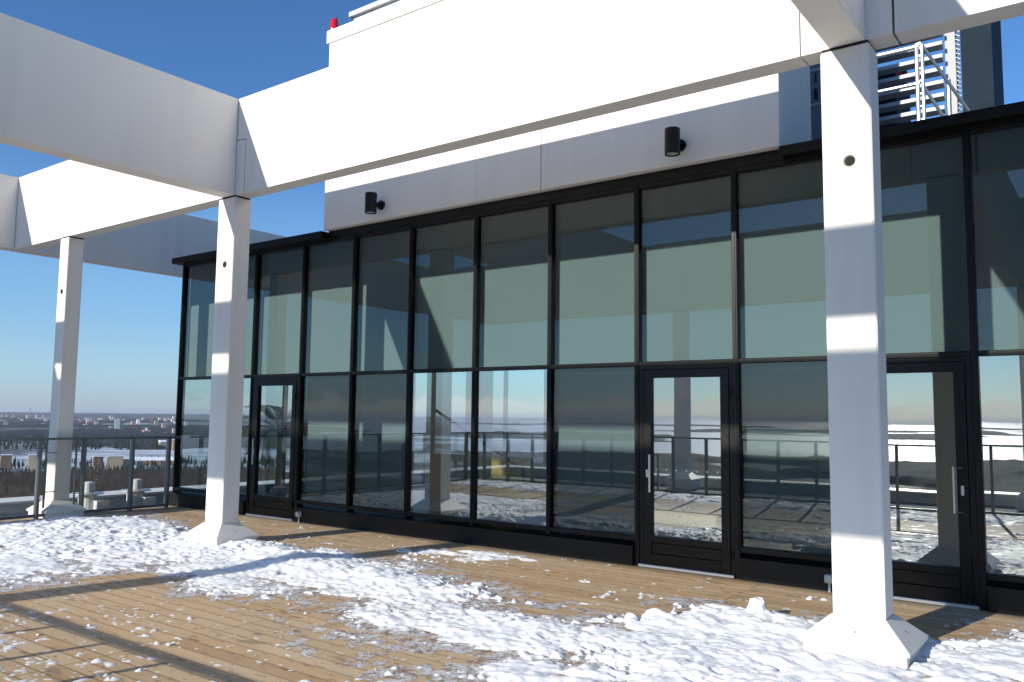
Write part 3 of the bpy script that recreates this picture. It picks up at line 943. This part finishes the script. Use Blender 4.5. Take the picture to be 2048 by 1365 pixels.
# ------------------------------------------------------------------ snow on the deck
def poly_sd(X, Y, pts):
    """signed distance, positive inside"""
    d = np.full(X.shape, 1e9)
    ins = np.zeros(X.shape, bool)
    n = len(pts)
    for i in range(n):
        (x0, y0), (x1, y1) = pts[i], pts[(i + 1) % n]
        ex, ey = x1 - x0, y1 - y0
        t = np.clip(((X - x0) * ex + (Y - y0) * ey) / (ex * ex + ey * ey + 1e-12), 0, 1)
        d = np.minimum(d, np.hypot(X - x0 - t * ex, Y - y0 - t * ey))
        c = ((y0 > Y) != (y1 > Y))
        xi = (x1 - x0) * (Y - y0) / ((y1 - y0) if abs(y1 - y0) > 1e-9 else 1e-9) + x0
        ins ^= c & (X < xi)
    return np.where(ins, d, -d)
BAND = [(-13.45, 3.6), (-9.3, 3.1), (-8.85, 3.75), (-8.45, 4.85), (-7.5, 4.95), (-6.5, 4.72), (-6.0, 4.98), (-5.45, 4.82), (-4.6, 4.32), (-4.0, 4.38),
        (-3.3, 4.0), (-2.5, 3.5), (2.0, 3.2), (2.0, 7.9), (-0.5, 8.1), (-0.9, 7.62), (-1.36, 7.22), (-2.16, 6.98), (-2.77, 7.16), (-3.0, 6.98), (-3.25, 6.35),
        (-3.55, 6.0), (-4.1, 6.02), (-4.6, 6.15), (-5.1, 6.38), (-6.05, 6.48), (-7.0, 6.50), (-7.8, 6.74), (-8.9, 6.78), (-9.35, 6.95), (-9.9, 6.66), (-10.5, 6.95),
        (-11.8, 7.15), (-12.6, 7.25), (-13.1, 6.95), (-13.45, 6.6)]
PATCH = [(-7.45, 7.55), (-7.0, 7.98), (-6.1, 8.05), (-5.6, 7.92), (-6.1, 7.62), (-6.6, 7.5)]
st = 0.0175
gx = np.arange(-13.5, 1.6, st)
gy = np.arange(2.0, 8.35, st)
X, Y = np.meshgrid(gx, gy)
wx = X + (fbm(X * 1.3, Y * 1.3, 4, 3) - 0.5) * 0.9 + (fbm(X * 6, Y * 6, 3, 5) - 0.5) * 0.22
wy = Y + (fbm(X * 1.3, Y * 1.3, 4, 9) - 0.5) * 0.55 + (fbm(X * 6, Y * 6, 3, 11) - 0.5) * 0.22
sdb = poly_sd(wx, wy, BAND) - 0.09
sdp = poly_sd(wx, wy, PATCH)
n05 = fbm(X * 2.0, Y * 2.6, 4, 21)
n15 = fbm(X * 6.5, Y * 7.5, 4, 33)
n60 = fbm(X * 17, Y * 19, 4, 41, 0.6)
rid = 1 - np.abs(2 * fbm(X * 4.2, Y * 4.8, 4, 55) - 1)
cov = np.clip(sdb / 0.34, -1.2, 1.0)
# coverage: solid in the middle of the band, worn through in patches
n120 = fbm(X * 34, Y * 38, 3, 63, 0.65)
nbig = fbm(X * 0.8, Y * 1.1, 3, 14)
cf = 0.62 * cov + 1.5 * (nbig - 0.5) + 1.1 * (n05 - 0.5) + 1.0 * (n15 - 0.5) + 1.15 * (n60 - 0.5) + 0.5 * (n120 - 0.5)
cf = np.where(sdb > 0.2, cf + 0.10, cf)
for cx, cy, rx_, ry_, dep in [(-6.9, 5.35, 0.8, 0.25, .5), (-5.0, 5.3, 0.9, 0.28, .55), (-4.3, 5.75, 0.9, 0.25, .5), (-9.5, 4.6, 1.2, 0.35, .45), (-8.6, 5.3, 0.6, 0.3, .45), (-4.6, 4.7, 0.8, 0.25, .5), (-3.5, 5.0, 0.6, 0.35, .4),
                              (-6.0, 5.2, 0.5, 0.2, .5), (-11.2, 5.2, 0.9, 0.25, .35), (-2.9, 4.9, 0.7, 0.3, .35), (-1.9, 5.6, 0.3, 0.2, .5)]:
    cf = cf - dep * np.exp(-((X - cx) / rx_) ** 2 - ((Y - cy) / ry_) ** 2)
sm = np.clip(cf / 0.16, 0, 1)
sm = sm * sm * (3 - 2 * sm)
thick = np.clip(cf / 0.9, 0, 1)
rough_ = 0.35 + 1.5 * np.clip((fbm(X * 1.6, Y * 2.1, 3, 71) - 0.36) * 3.2, 0, 1)
H = sm * (0.006 + 0.012 * thick + 0.020 * thick * (n05 - 0.5) + (0.006 + 0.014 * thick) * (n15 - 0.5) + rough_ * ((0.006 + 0.011 * thick) * (n60 - 0.45) + 0.007 * (n120 - 0.5))) - 0.004 * (cf < 0)
bank = np.zeros_like(H)
for cx, cy, rx_, ry_, hgt in [(-9.0, 6.35, 0.9, 0.40, .10), (-8.1, 6.30, 0.9, 0.32, .10), (-7.2, 6.05, 0.9, 0.34, .09), (-6.3, 6.05, 0.9, 0.33, .08), (-5.3, 6.15, 0.7, 0.28, .05),
                              (-3.05, 6.45, 0.55, 0.35, .09), (-2.45, 6.65, 0.5, 0.36, .10), (-1.75, 5.9, 0.9, 0.5, .035), (-0.9, 6.9, 0.6, 0.5, .03),
                              (-12.2, 5.9, 1.2, 0.8, .05), (-10.9, 6.2, 1.0, 0.55, .05), (-10.4, 5.3, 1.2, 0.6, .04), (-4.0, 5.4, 1.2, 0.5, .02), (-2.6, 5.3, 1.0, 0.6, .035)]:
    bank = np.maximum(bank, hgt * np.exp(-((X - cx) / rx_) ** 2 - ((Y - cy) / ry_) ** 2))
H += sm * bank * (0.60 + 0.55 * (n15 - 0.35) + 0.25 * (n60 - 0.5)) + sm * np.clip(sdb / 0.25, 0, 1) * 0.008 * (rid - 0.55)
# worn middle, left of centre and along the near rim
for cx, cy, rx_, ry_, dep in [(-6.9, 5.35, 0.8, 0.25, .020), (-5.0, 5.3, 0.9, 0.28, .022), (-4.3, 5.9, 0.9, 0.22, .018), (-9.5, 4.6, 1.2, 0.35, .016), (-8.6, 5.3, 0.6, 0.3, .015), (-4.6, 4.7, 0.8, 0.25, .02), (-3.4, 5.0, 0.5, 0.3, .012)]:
    H -= 0.6 * dep * np.exp(-((X - cx) / rx_) ** 2 - ((Y - cy) / ry_) ** 2)
Hp = 0.012 * np.clip(sdp / 0.2, -1.5, 1) + 0.05 * (n15 - 0.5) + 0.02 * (n60 - 0.5)
H = np.maximum(H, Hp)
# thin crusts scattered on the near boards
near = np.clip((4.9 - Y) / 0.9, 0, 1) * np.clip((n05 - 0.30) * 3.0, 0, 1)
Hn = 0.060 * (fbm(X * 8.6, Y * 12.5, 4, 77, 0.72) - 0.672) * near + 0.022 * (n60 - 0.62) + 0.010 * (n120 - 0.5) - 0.002
left = np.exp(-((X + 7.0) / 1.3) ** 2 - ((Y - 2.7) / 0.5) ** 2)
Hn = Hn + 0.026 * left * (n60 - 0.36)
Hn = np.minimum(Hn, 0.0025 + 0.22 * np.maximum(Hn, 0))
Hn[Y > 4.95] = -1
Hs = np.minimum(0.06 * (fbm(X * 7.2, Y * 9.4, 4, 91, 0.65) - 0.765), 0.003)
H = np.maximum(np.maximum(H, Hn), Hs)
# boot prints
for k in range(95):
    fx, fy, fa = rng.uniform(-12.8, 0.5), rng.uniform(4.4, 6.8), rng.uniform(0, 6.28)
    u = (X - fx) * math.cos(fa) + (Y - fy) * math.sin(fa)
    v = -(X - fx) * math.sin(fa) + (Y - fy) * math.cos(fa)
    m = np.exp(-((u / 0.14) ** 4) - ((v / 0.055) ** 4))
    H = H - 0.026 * m * (H > 0.012)
# keep it off the column plinths and the near kerb
for x, w in ((XL, CS), (XR, CS), (XQ, 0.27)):
    dx = np.maximum(np.maximum(x - 0.19 - X, X - x - w - 0.19), 0)
    dy = np.maximum(np.maximum(CY - 0.19 - Y, Y - CY - CD - 0.19), 0)
    dd = np.hypot(dx, dy)
    H = np.minimum(H, 0.022 + dd * 0.55 + 0.05 * (n15 - .5))
keep = H > 0.0015
Z = np.where(keep, 0.002 + np.maximum(H, 0), -0.004)
snow = obj('snow', grid_mesh('snow', X, Y, Z, keep, M['snow']), None, at=(0, 0, 0))
tag(snow, 'trodden patchy snow lying in a broad band across the wooden deck', 'snow', kind='stuff')
gx2, gy2 = np.arange(-13.4, 2.6, 0.03), np.arange(0.22, 2.06, 0.03)
X2, Y2 = np.meshgrid(gx2, gy2)
H2 = 0.03 * np.clip((1.55 - Y2) / 0.4, -1.3, 0.8) + 0.05 * (fbm(X2 * 2, Y2 * 2.6, 4, 21) - .5) + 0.05 * (fbm(X2 * 6.5, Y2 * 7.5, 4, 33) - .5) + 0.03 * (fbm(X2 * 15, Y2 * 15, 3, 41) - .5)
keep2 = H2 > 0.002
s2 = obj('snow_along_railing', grid_mesh('snow_along_railing', X2, Y2, np.where(keep2, 0.002 + H2, -0.004), keep2, M['snow']), None, at=(0, 0, 0))
tag(s2, 'snow lying along the foot of the sunny railing, mirrored in the glass', 'snow', kind='stuff')
# melt water and grey slush round the edges of the snow
def m_slush():
    t = NT('slush_and_melt_water')
    p = t.wpos()
    n = t.noise(p, 9.0, 6, 0.72)
    n2 = t.noise(t.wpos((1, 2.2, 1)), 34.0, 4, 0.7)
    f = t.ramp(t.math('ADD', t.math('MULTIPLY', n, 0.6), t.math('MULTIPLY', n2, 0.4)), [(0.43, (0, 0, 0)), (0.53, (1, 1, 1))])
    wet = t.n('ShaderNodeBsdfTransparent', {'Color': (0.74, 0.67, 0.59, 1)}).outputs[0]
    gl = t.n('ShaderNodeBsdfGlossy', {'Color': (0.9, 0.9, 0.9, 1), 'Roughness': 0.25}).outputs[0]
    w2 = t.n('ShaderNodeMixShader', {0: 0.03, 1: wet, 2: gl}).outputs[0]
    ice = t.n('ShaderNodeBsdfPrincipled', {'Base Color': (0.80, 0.80, 0.80, 1), 'Roughness': 0.5, 'Normal': t.bump(n2, 0.5, 0.01)}).outputs[0]
    half = t.n('ShaderNodeMixShader', {0: 0.78, 1: wet, 2: ice}).outputs[0]
    mx = t.n('ShaderNodeMixShader', {0: f, 1: w2, 2: half})
    t.t.links.new(mx.outputs[0], t.out.inputs['Surface'])
    return t.m
M['slush'] = m_slush()
sl_f = cf + 0.9 * (fbm(X * 3.1, Y * 4.4, 4, 123, 0.6) - 0.5)
keep_s = (sl_f > -0.34) & (cf < 0.10) & (H < 0.004) & (sdb > -0.55)
slush = obj('slush', grid_mesh('slush', X, Y, np.full_like(X, 0.0014), keep_s, M['slush'], False), None, at=(0, 0, 0))
tag(slush, 'thin grey slush and melt water on the boards round the snow', 'slush', kind='stuff')
# crumbs of snow and ice around the edges
ico = MB().lathe((0, 0, 0), [(0.3, -0.25), (1.0, 0.1), (0.75, 0.7), (0.2, 1.0)], 5)
iv = np.array(ico.v)
it = []
for f_ in ico.f:
    for k in range(1, len(f_) - 1):
        it.append((f_[0], f_[k], f_[k + 1]))
it = np.array(it)
ok = np.argwhere((H < 0.03) & (np.maximum(sdb, sdp) > -0.35) & (Y < 8.3))
pick = ok[rng.integers(0, len(ok), 1000)]
pick = np.concatenate([pick, np.argwhere(Y < 8.35)[rng.integers(0, X.size - 10, 200)]])
Vs, Ts = [], []
for k, (j, i) in enumerate(pick):
    s_ = rng.choice([0.003, 0.005, 0.007, 0.010, 0.016], p=[.42, .34, .16, .065, .015]) * rng.uniform(0.7, 1.2)
    a = rng.uniform(0, 6.28)
    sx, sy = rng.uniform(0.7, 1.6, 2)
    R = np.array([[math.cos(a), -math.sin(a), 0], [math.sin(a), math.cos(a), 0], [0, 0, 1]])
    vv = (iv * np.array([sx, sy, 0.8]) * s_ * (1 + rng.uniform(-.2, .2, iv.shape))) @ R.T + np.array([X[j, i], Y[j, i], max(H[j, i], 0) + 0.001])
    Vs.append(vv)
    Ts.append(it + k * len(iv))
cr = obj('snow_crumbs', raw_mesh('snow_crumbs', np.concatenate(Vs), np.concatenate(Ts), M['snow']), None, at=(0, 0, 0))
tag(cr, 'loose crumbs of snow and ice scattered over the deck boards', 'snow', kind='stuff')
# the lump standing up from the bank by the nearest column
lump = MB()
c = Vector((-2.56, 6.90, 0.0))
ring = [(-.085, -.05), (-.02, -.075), (.07, -.055), (.095, .0), (.06, .06), (-.03, .07), (-.09, .02)]
lv_ = [(1.05, 0.0), (0.95, .06), (0.80, .12), (0.62, .155), (0.55, .165)]
n0 = 0
for sc_i, z in lv_:
    for k, (px, py) in enumerate(ring):
        j_ = 1 + 0.14 * math.sin(k * 2.3 + z * 40)
        lump.v.append((c.x + px * sc_i * j_, c.y + py * sc_i * j_, z + 0.012 * math.sin(k * 1.7) * (z > 0.1)))
for a in range(len(lv_) - 1):
    for k in range(7):
        lump.f.append((a * 7 + k, a * 7 + (k + 1) % 7, (a + 1) * 7 + (k + 1) % 7, (a + 1) * 7 + k))
lump.f.append(tuple(range(28, 35)))
lump.m = [0] * len(lump.f)
tag(obj('snow_lump', lump, M['snow'], at=c), 'upright lump of hard snow on the bank beside the nearest column', 'snow lump')

# ------------------------------------------------------------------ land around the tower
GZ = -75.0
def m_ground():
    t = NT('snowy_ground')
    p = t.wpos()
    n = t.noise(t.wpos((0.0011, 0.0019, 1)), 1.0, 8, 0.62)
    n2 = t.noise(t.wpos((0.008, 0.013, 1)), 1.0, 6, 0.6)
    col = t.ramp(n, [(0.40, (0.075, 0.085, 0.085)), (0.50, (0.16, 0.16, 0.16)), (0.56, (0.62, 0.65, 0.69)), (0.75, (0.72, 0.74, 0.77))])
    col = t.mix(t.math('MULTIPLY', t.ramp(n2, [(0.48, (0, 0, 0)), (0.62, (1, 1, 1))]), 0.5), col, (0.13, 0.13, 0.13))
    return t.pbr(col, 0.8, 0, None, 0.2)
M['ground'] = m_ground()
M['ice'] = m_simple('snowy_sea_ice', (0.74, 0.77, 0.80), 0.55, 0, 0.08, 0.004, 0.4)
def m_foliage(name, a, b, scale):
    t = NT(name)
    n = t.noise(t.wpos(), scale, 5, 0.65)
    return t.pbr(t.mix(n, a, b), 0.95, 0, None, 0.1)
M['conifer'] = m_foliage('conifer_needles', (0.012, 0.022, 0.018), (0.034, 0.048, 0.034), 0.12)
M['bare'] = m_foliage('bare_twigs', (0.045, 0.036, 0.030), (0.100, 0.080, 0.066), 0.08)
M['canopy'] = m_foliage('distant_canopy', (0.020, 0.026, 0.028), (0.062, 0.060, 0.060), 0.02)
def disc(name, r0, r1, a0, a1, na, rs, z, mat):
    V, Q = [], []
    A = np.linspace(math.radians(a0), math.radians(a1), na)
    for r in rs:
        for a in A:
            V.append((r * math.sin(a), r * math.cos(a), z))
    for j in range(len(rs) - 1):
        for i in range(na - 1):
            Q.append((j * na + i, (j + 1) * na + i, (j + 1) * na + i + 1, j * na + i + 1))
    return obj(name, raw_mesh(name, np.array(V), np.array(Q), mat), None, at=(0, 0, 0))
tag(disc('ground', 0, 40000, 0, 360, 97, [0.01, 200, 1000, 4000, 12000, 42000], GZ, M['ground']), 'snowy suburban ground far below reaching to the horizon', 'ground', kind='structure')
tag(disc('sea_ice', 0, 40000, 108, 262, 60, [1650, 4000, 12000, 40000], GZ + 0.5, M['ice']), 'snow covered sea ice mirrored in the glass', 'ice', kind='structure')

def canopy(name, label, a0, a1, d0, d1, na, nd, base, amp, thr, freq, mat, seed, geo=1.0):
    A = np.radians(np.linspace(a0, a1, na))
    D = d0 * (d1 / d0) ** np.linspace(0, 1, nd)
    AA, DD = np.meshgrid(A, D)
    x, y = DD * np.sin(AA), DD * np.cos(AA)
    m = fbm(x * freq, y * freq, 5, seed)
    h = base + amp * (fbm(x * 0.045, y * 0.045, 4, seed + 3, 0.7) - 0.35) * 1.6
    edge = np.clip((m - thr) * 18, 0, 1)
    keep = (m > thr) & (DD > d0 * 1.001) & (DD < d1 * 0.999)
    Zc = GZ + np.where(keep, h * edge, -1.0)
    o = obj(name, grid_mesh(name, x, y, Zc, keep, mat, False), None, at=(0, 0, 0))
    tag(o, label, 'forest', kind='stuff')
    return o
canopy('scrub', 'brown leafless scrub filling the nearest wood below the terrace', -88, -36, 330, 1120, 300, 150, 2.0, 3.5, -1, 0.01, M['bare'], 5)
canopy('far_forest', 'dark forest between the suburbs toward the horizon', -88, -36, 1850, 14000, 420, 230, 8.0, 7.0, 0.47, 0.0016, M['canopy'], 15)
canopy('horizon_forest', 'low wooded rise along the horizon', -92, 60, 14500, 30000, 300, 14, 30, 26, -1, 0.0005, M['canopy'], 25)
canopy('shore_forest', 'dark shore forest mirrored in the glass', 100, 270, 420, 1620, 360, 120, 8.0, 7.0, 0.40, 0.004, M['canopy'], 35)
canopy('island_forest', 'wooded islands on the ice mirrored in the glass', 105, 265, 2600, 9000, 300, 70, 8.0, 6.0, 0.56, 0.0011, M['canopy'], 45)

# single trees of the nearest wood and the conifer belt
def template_conifer(seed):
    r = random.Random(seed)
    mb = MB()
    mb.cyl((0, 0, 0), (0, 0, 0.25), 0.02, 0.015, 4, cap=False)
    for k, (z, w) in enumerate(((0.10, .17), (0.30, .145), (0.50, .11), (0.70, .07))):
        n = len(mb.v)
        seg = 6
        for i in range(seg):
            a = 6.283 * i / seg + k * .5
            rr = w * r.uniform(0.7, 1.2)
            mb.v.append((rr * math.cos(a), rr * math.sin(a), z + r.uniform(-.04, .03)))
        mb.v.append((0, 0, min(1.0, z + 0.34)))
        for i in range(seg):
            mb.f.append((n + i, n + (i + 1) % seg, n + seg))
    return mb
def template_bare(seed):
    r = random.Random(seed)
    mb = MB()
    def br(p, d, L, w, lev):
        q = p + d * L
        s_ = d.orthogonal().normalized()
        s2 = d.cross(s_)
        mb.v += [tuple(p + s_ * w), tuple(p - s_ * w * .5 + s2 * w), tuple(p - s_ * w * .5 - s2 * w), tuple(q)]
        n = len(mb.v) - 4
        mb.f.extend([(n, n + 1, n + 3), (n + 1, n + 2, n + 3), (n + 2, n, n + 3)])
        if lev:
            for k in range(7 if lev == 2 else 4):
                t = 0.30 + 0.68 * (k + r.random()) / (7 if lev == 2 else 4)
                a = r.uniform(0, 6.28)
                dd = (d * 0.9 + Vector((math.cos(a), math.sin(a), 0.25)) * 0.85).normalized()
                br(p + d * L * t, dd, L * (0.50 - 0.25 * t) * r.uniform(.8, 1.2), w * 0.62, lev - 1)
    br(Vector((0, 0, 0)), Vector((r.uniform(-.06, .06), r.uniform(-.06, .06), 1)).normalized(), 1.0, 0.016, 2)
    return mb
def scatter(name, label, templ, P, H_, mat):
    Vs, Ts, n = [], [], 0
    T = []
    for mb in templ:
        v = np.array(mb.v)
        f = []
        for q in mb.f:
            for k in range(1, len(q) - 1):
                f.append((q[0], q[k], q[k + 1]))
        T.append((v, np.array(f)))
    for k in range(len(P)):
        v, f = T[k % len(T)]
        a = rng.uniform(0, 6.28)
        c_, s_ = math.cos(a) * H_[k], math.sin(a) * H_[k]
        Vs.append(np.stack([v[:, 0] * c_ - v[:, 1] * s_ + P[k, 0], v[:, 0] * s_ + v[:, 1] * c_ + P[k, 1], v[:, 2] * H_[k] + GZ], 1))
        Ts.append(f + n)
        n += len(v)
    o = obj(name, raw_mesh(name, np.concatenate(Vs), np.concatenate(Ts), mat), None, at=(0, 0, 0))
    return tag(o, label, 'trees', kind='stuff')
def polar(n, a0, a1, d0, d1):
    a = np.radians(rng.uniform(a0, a1, n))
    d = np.sqrt(rng.uniform(d0 ** 2, d1 ** 2, n))
    return np.stack([d * np.sin(a), d * np.cos(a)], 1)
P = polar(4200, -74, -52, 600, 1165)
scatter('birch_wood', 'brown leafless birch wood below the terrace', [template_bare(k) for k in range(5)], P, rng.uniform(9, 15, len(P)) * np.clip((1260 - np.hypot(P[:, 0], P[:, 1])) / 260, 0.5, 1), M['bare'])
P = np.concatenate([polar(520, -74, -52, 1090, 1175), polar(420, -74, -52, 1240, 1420), polar(160, -74, -52, 700, 1100)])
scatter('conifer_belt', 'dark conifer belt in front of the apartment blocks', [template_conifer(k) for k in range(6)], P, rng.uniform(6, 12, len(P)), M['conifer'])
P = np.concatenate([polar(1500, -74, -52, 1850, 2750)])
scatter('mixed_wood', 'dark mixed wood beyond the snowy field', [template_conifer(k + 20) for k in range(4)], P, rng.uniform(10, 18, len(P)), M['conifer'])

# ------------------------------------------------------------------ far buildings
WALLC = {'cream': (0.58, 0.46, 0.31), 'brown': (0.20, 0.12, 0.085), 'tan': (0.38, 0.29, 0.21), 'brick': (0.36, 0.17, 0.11), 'white': (0.66, 0.64, 0.60), 'teal': (0.10, 0.21, 0.20), 'pink': (0.50, 0.38, 0.33)}
WM = {k: m_simple('render_' + k, v, 0.85, 0, 0.08, 0.3, 0.2) for k, v in WALLC.items()}
M['winglass'] = m_simple('distant_window', (0.05, 0.06, 0.07), 0.2, 0, 0.2, 0.5)
M['snowroof'] = m_simple('snowy_roof', (0.78, 0.80, 0.83), 0.8, 0, 0.06, 0.2, 0.2)
def building(name, label, az, dist, w, depth, h, colour, storeys=0, bays=0, rot=0.0, group=None, roof='flat', tower=None):
    a = math.radians(az)
    cx, cy = dist * math.sin(a), dist * math.cos(a)
    t = thing(name, label, 'building', (cx, cy, GZ), group)
    t.rotation_euler = (0, 0, rot)
    def part(nm, mb, mat, par=None):
        me = mb.mesh(nm, mat)
        o = bpy.data.objects.new(nm, me)
        COL.objects.link(o)
        o.parent = par or t
        return o
    wall = part('wall', MB().box(-w / 2, w / 2, 0, depth, -1, h), WM[colour])
    rf = MB()
    if roof == 'flat':
        rf.box(-w / 2 - .4, w / 2 + .4, -.4, depth + .4, h, h + 0.7)
    elif roof == 'vault':
        n = 10
        for i in range(n):
            t0, t1 = math.pi * i / n, math.pi * (i + 1) / n
            x0, x1 = -w / 2 * math.cos(t0), -w / 2 * math.cos(t1)
            z0, z1 = h + w * .16 * math.sin(t0), h + w * .16 * math.sin(t1)
            rf.poly([(x0, -.3, z0), (x1, -.3, z1), (x1, depth, z1), (x0, depth, z0)])
            rf.poly([(x0, -.3, h - .3), (x1, -.3, h - .3), (x1, -.3, z1), (x0, -.3, z0)])
    else:
        rf.poly([(-w / 2 - .5, -.5, h), (w / 2 + .5, -.5, h), (w / 2 + .5, depth / 2, h + depth * .2), (-w / 2 - .5, depth / 2, h + depth * .2)])
        rf.poly([(w / 2 + .5, depth + .5, h), (-w / 2 - .5, depth + .5, h), (-w / 2 - .5, depth / 2, h + depth * .2), (w / 2 + .5, depth / 2, h + depth * .2)])
        for sx in (-1, 1):
            rf.poly([(sx * (w / 2 + .5), -.5, h), (sx * (w / 2 + .5), depth + .5, h), (sx * (w / 2 + .5), depth / 2, h + depth * .2)])
    rfo = part('roof', rf, M['snowroof'])
    if tower:
        x0, x1, zt = tower
        part('roof_tower', MB().box(x0, x1, depth * .3, depth * .6, h, h + zt), WM['white'], rfo)
    if storeys:
        fh, bw = (h - 1.2) / storeys, (w - 1.0) / bays
        wm = MB().box(-bw * .30, bw * .30, -0.12, 0.10, 0, fh * .50).mesh('window', M['winglass'])
        bm = MB().box(-bw * .44, bw * .44, -1.0, -0.02, -fh * .06, fh * .26).mesh('balcony', WM['white'])
        for s in range(storeys):
            for b in range(bays):
                loc = (-w / 2 + .5 + (b + .5) * bw, 0, .9 + s * fh + fh * .28)
                o = bpy.data.objects.new('window', wm)
                COL.objects.link(o)
                o.parent = t
                o.location = loc
                if b % 3 == 1 and s > 0:
                    o = bpy.data.objects.new('balcony', bm)
                    COL.objects.link(o)
                    o.parent = t
                    o.location = loc
    return t
R15 = math.radians(-22)
building('apartment_block', 'brown apartment block with white balconies at the left edge of the view', -67.85, 1276, 15, 12, 19, 'brown', 6, 5, R15)
building('apartment_block', 'tall cream apartment block among conifers left of the far column', -66.46, 1220, 15, 10, 21, 'cream', 6, 4, R15)
building('apartment_block', 'brown apartment block just right of the far column', -63.03, 1195, 17, 11, 19.5, 'brown', 6, 5, R15)
building('apartment_block', 'cream gable ended block between railing posts', -62.25, 1192, 8, 18, 19.5, 'cream', 0, 0, R15)
building('apartment_block', 'long cream apartment block with rows of balconies between railing posts', -61.50, 1212, 22, 11, 15.5, 'cream', 5, 8, R15)
building('apartment_block', 'small cream block right of the long cream apartments', -60.60, 1230, 7, 10, 11.5, 'cream', 3, 3, R15)
building('low_hall', 'long low hall under a snowy roof near the glass corner', -59.5, 1330, 62, 22, 6.5, 'brown', 0, 0, 0.9, None, 'gable')
building('office_block', 'tan office block under a vaulted white roof near the glass corner', -59.34, 1920, 25, 16, 14.5, 'tan', 5, 9, R15, None, 'vault')
building('office_block', 'reddish terraced block at the glass corner below the rail', -58.57, 1820, 15, 14, 22, 'brick', 6, 5, R15)
building('brick_hall', 'red brick hall with a short white roof tower above the rail', -60.33, 3045, 40, 22, 16, 'brick', 0, 0, R15, None, 'flat', (2, 9, 9))
building('brick_hall', 'pinkish brick block above the rail at the glass corner', -58.61, 2923, 24, 20, 23, 'pink', 6, 6, R15)
building('tower_block_far', 'slim white and teal tower block above the rail', -61.95, 3576, 8, 18, 46, 'white', 0, 0, R15)
building('tower_wing', 'teal shaded wing joined to the slim tower block', -61.72, 3580, 12, 16, 44, 'teal', 0, 0, R15)
building('low_block', 'low pale block left of the slim tower', -62.25, 3760, 22, 14, 18, 'pink', 0, 0, R15)
building('low_block', 'pale low block above the rail left of the brick hall', -60.71, 2980, 12, 10, 6.5, 'tan', 0, 0, R15)
building('low_block', 'pale low shop right of the brick hall', -59.69, 2920, 24, 12, 9, 'white', 0, 0, R15)
building('low_block', 'pale long shop near the glass corner above the rail', -59.15, 3050, 28, 12, 9, 'tan', 0, 0, R15)
far = [(-60.43, 7710, 25, 30, 'white'), (-59.93, 6989, 21, 34, 'brick'), (-59.47, 7814, 36, 30, 'white'), (-59.14, 7434, 29, 24, 'pink'), (-58.71, 7095, 67, 26, 'pink'),
       (-63.53, 7041, 28, 26, 'white'), (-63.27, 6732, 30, 25, 'pink'), (-62.66, 7483, 36, 20, 'tan'), (-62.08, 7961, 30, 34, 'white'), (-66.74, 9374, 36, 38, 'white'),
       (-66.54, 10773, 62, 40, 'tan'), (-66.26, 9456, 49, 38, 'white'), (-65.89, 9518, 75, 34, 'white'), (-67.9, 6176, 30, 10, 'white'), (-67.17, 6481, 77, 10, 'tan'),
       (-67.41, 10574, 73, 36, 'pink'), (-67.76, 11284, 82, 28, 'white'), (-65.68, 7587, 68, 15, 'white')]
rr = random.Random(4)
for k in range(46):
    az = rr.uniform(-68.5, -57.5)
    d_ = rr.uniform(4200, 11500)
    far.append((az, d_, rr.uniform(18, 60), rr.uniform(9, 30), rr.choice(['white', 'pink', 'tan', 'brick', 'white'])))
for az, d_, w, h, c_ in far:
    building('distant_block', 'tiny pale block of the town on the horizon', az, d_, w, 18, h, c_, 0, 0, R15, 'town blocks on the horizon')
def mast(az, d_, h, r, name, label, cat):
    a = math.radians(az)
    p = (d_ * math.sin(a), d_ * math.cos(a), GZ)
    t = thing(name, label, cat, p)
    obj('shaft', MB().cyl(p, (p[0], p[1], GZ + h), r, r * .7, 10), WM['tan'] if r > 3 else M['galv'], t)
    obj('top', MB().cyl((p[0], p[1], GZ + h), (p[0], p[1], GZ + h + 3), r * .75, r * .75, 10), WM['brick'], t)
mast(-66.54, 10700, 112, 5.5, 'power_station_chimney', 'tall power station chimney on the horizon left of the far column', 'chimney')
mast(-62.12, 7950, 124, 1.4, 'radio_mast', 'thin radio mast on the horizon above the slim tower', 'mast')

# ------------------------------------------------------------------ winter haze over the land
hz = NT('haze_air')
vol = hz.n('ShaderNodeVolumePrincipled', {'Color': (0.86, 0.91, 1.0, 1), 'Density': 3.4e-5, 'Anisotropy': 0.2})
hz.m.cycles.volume_sampling = 'DISTANCE'
hz.t.links.new(vol.outputs[0], hz.out.inputs['Volume'])
tag(obj('haze', MB().box(-44000, 44000, -44000, 44000, GZ - 1.5, 62.0), hz.m, at=(0, 0, 0)), 'thin winter haze hanging over the land', 'haze', kind='stuff')
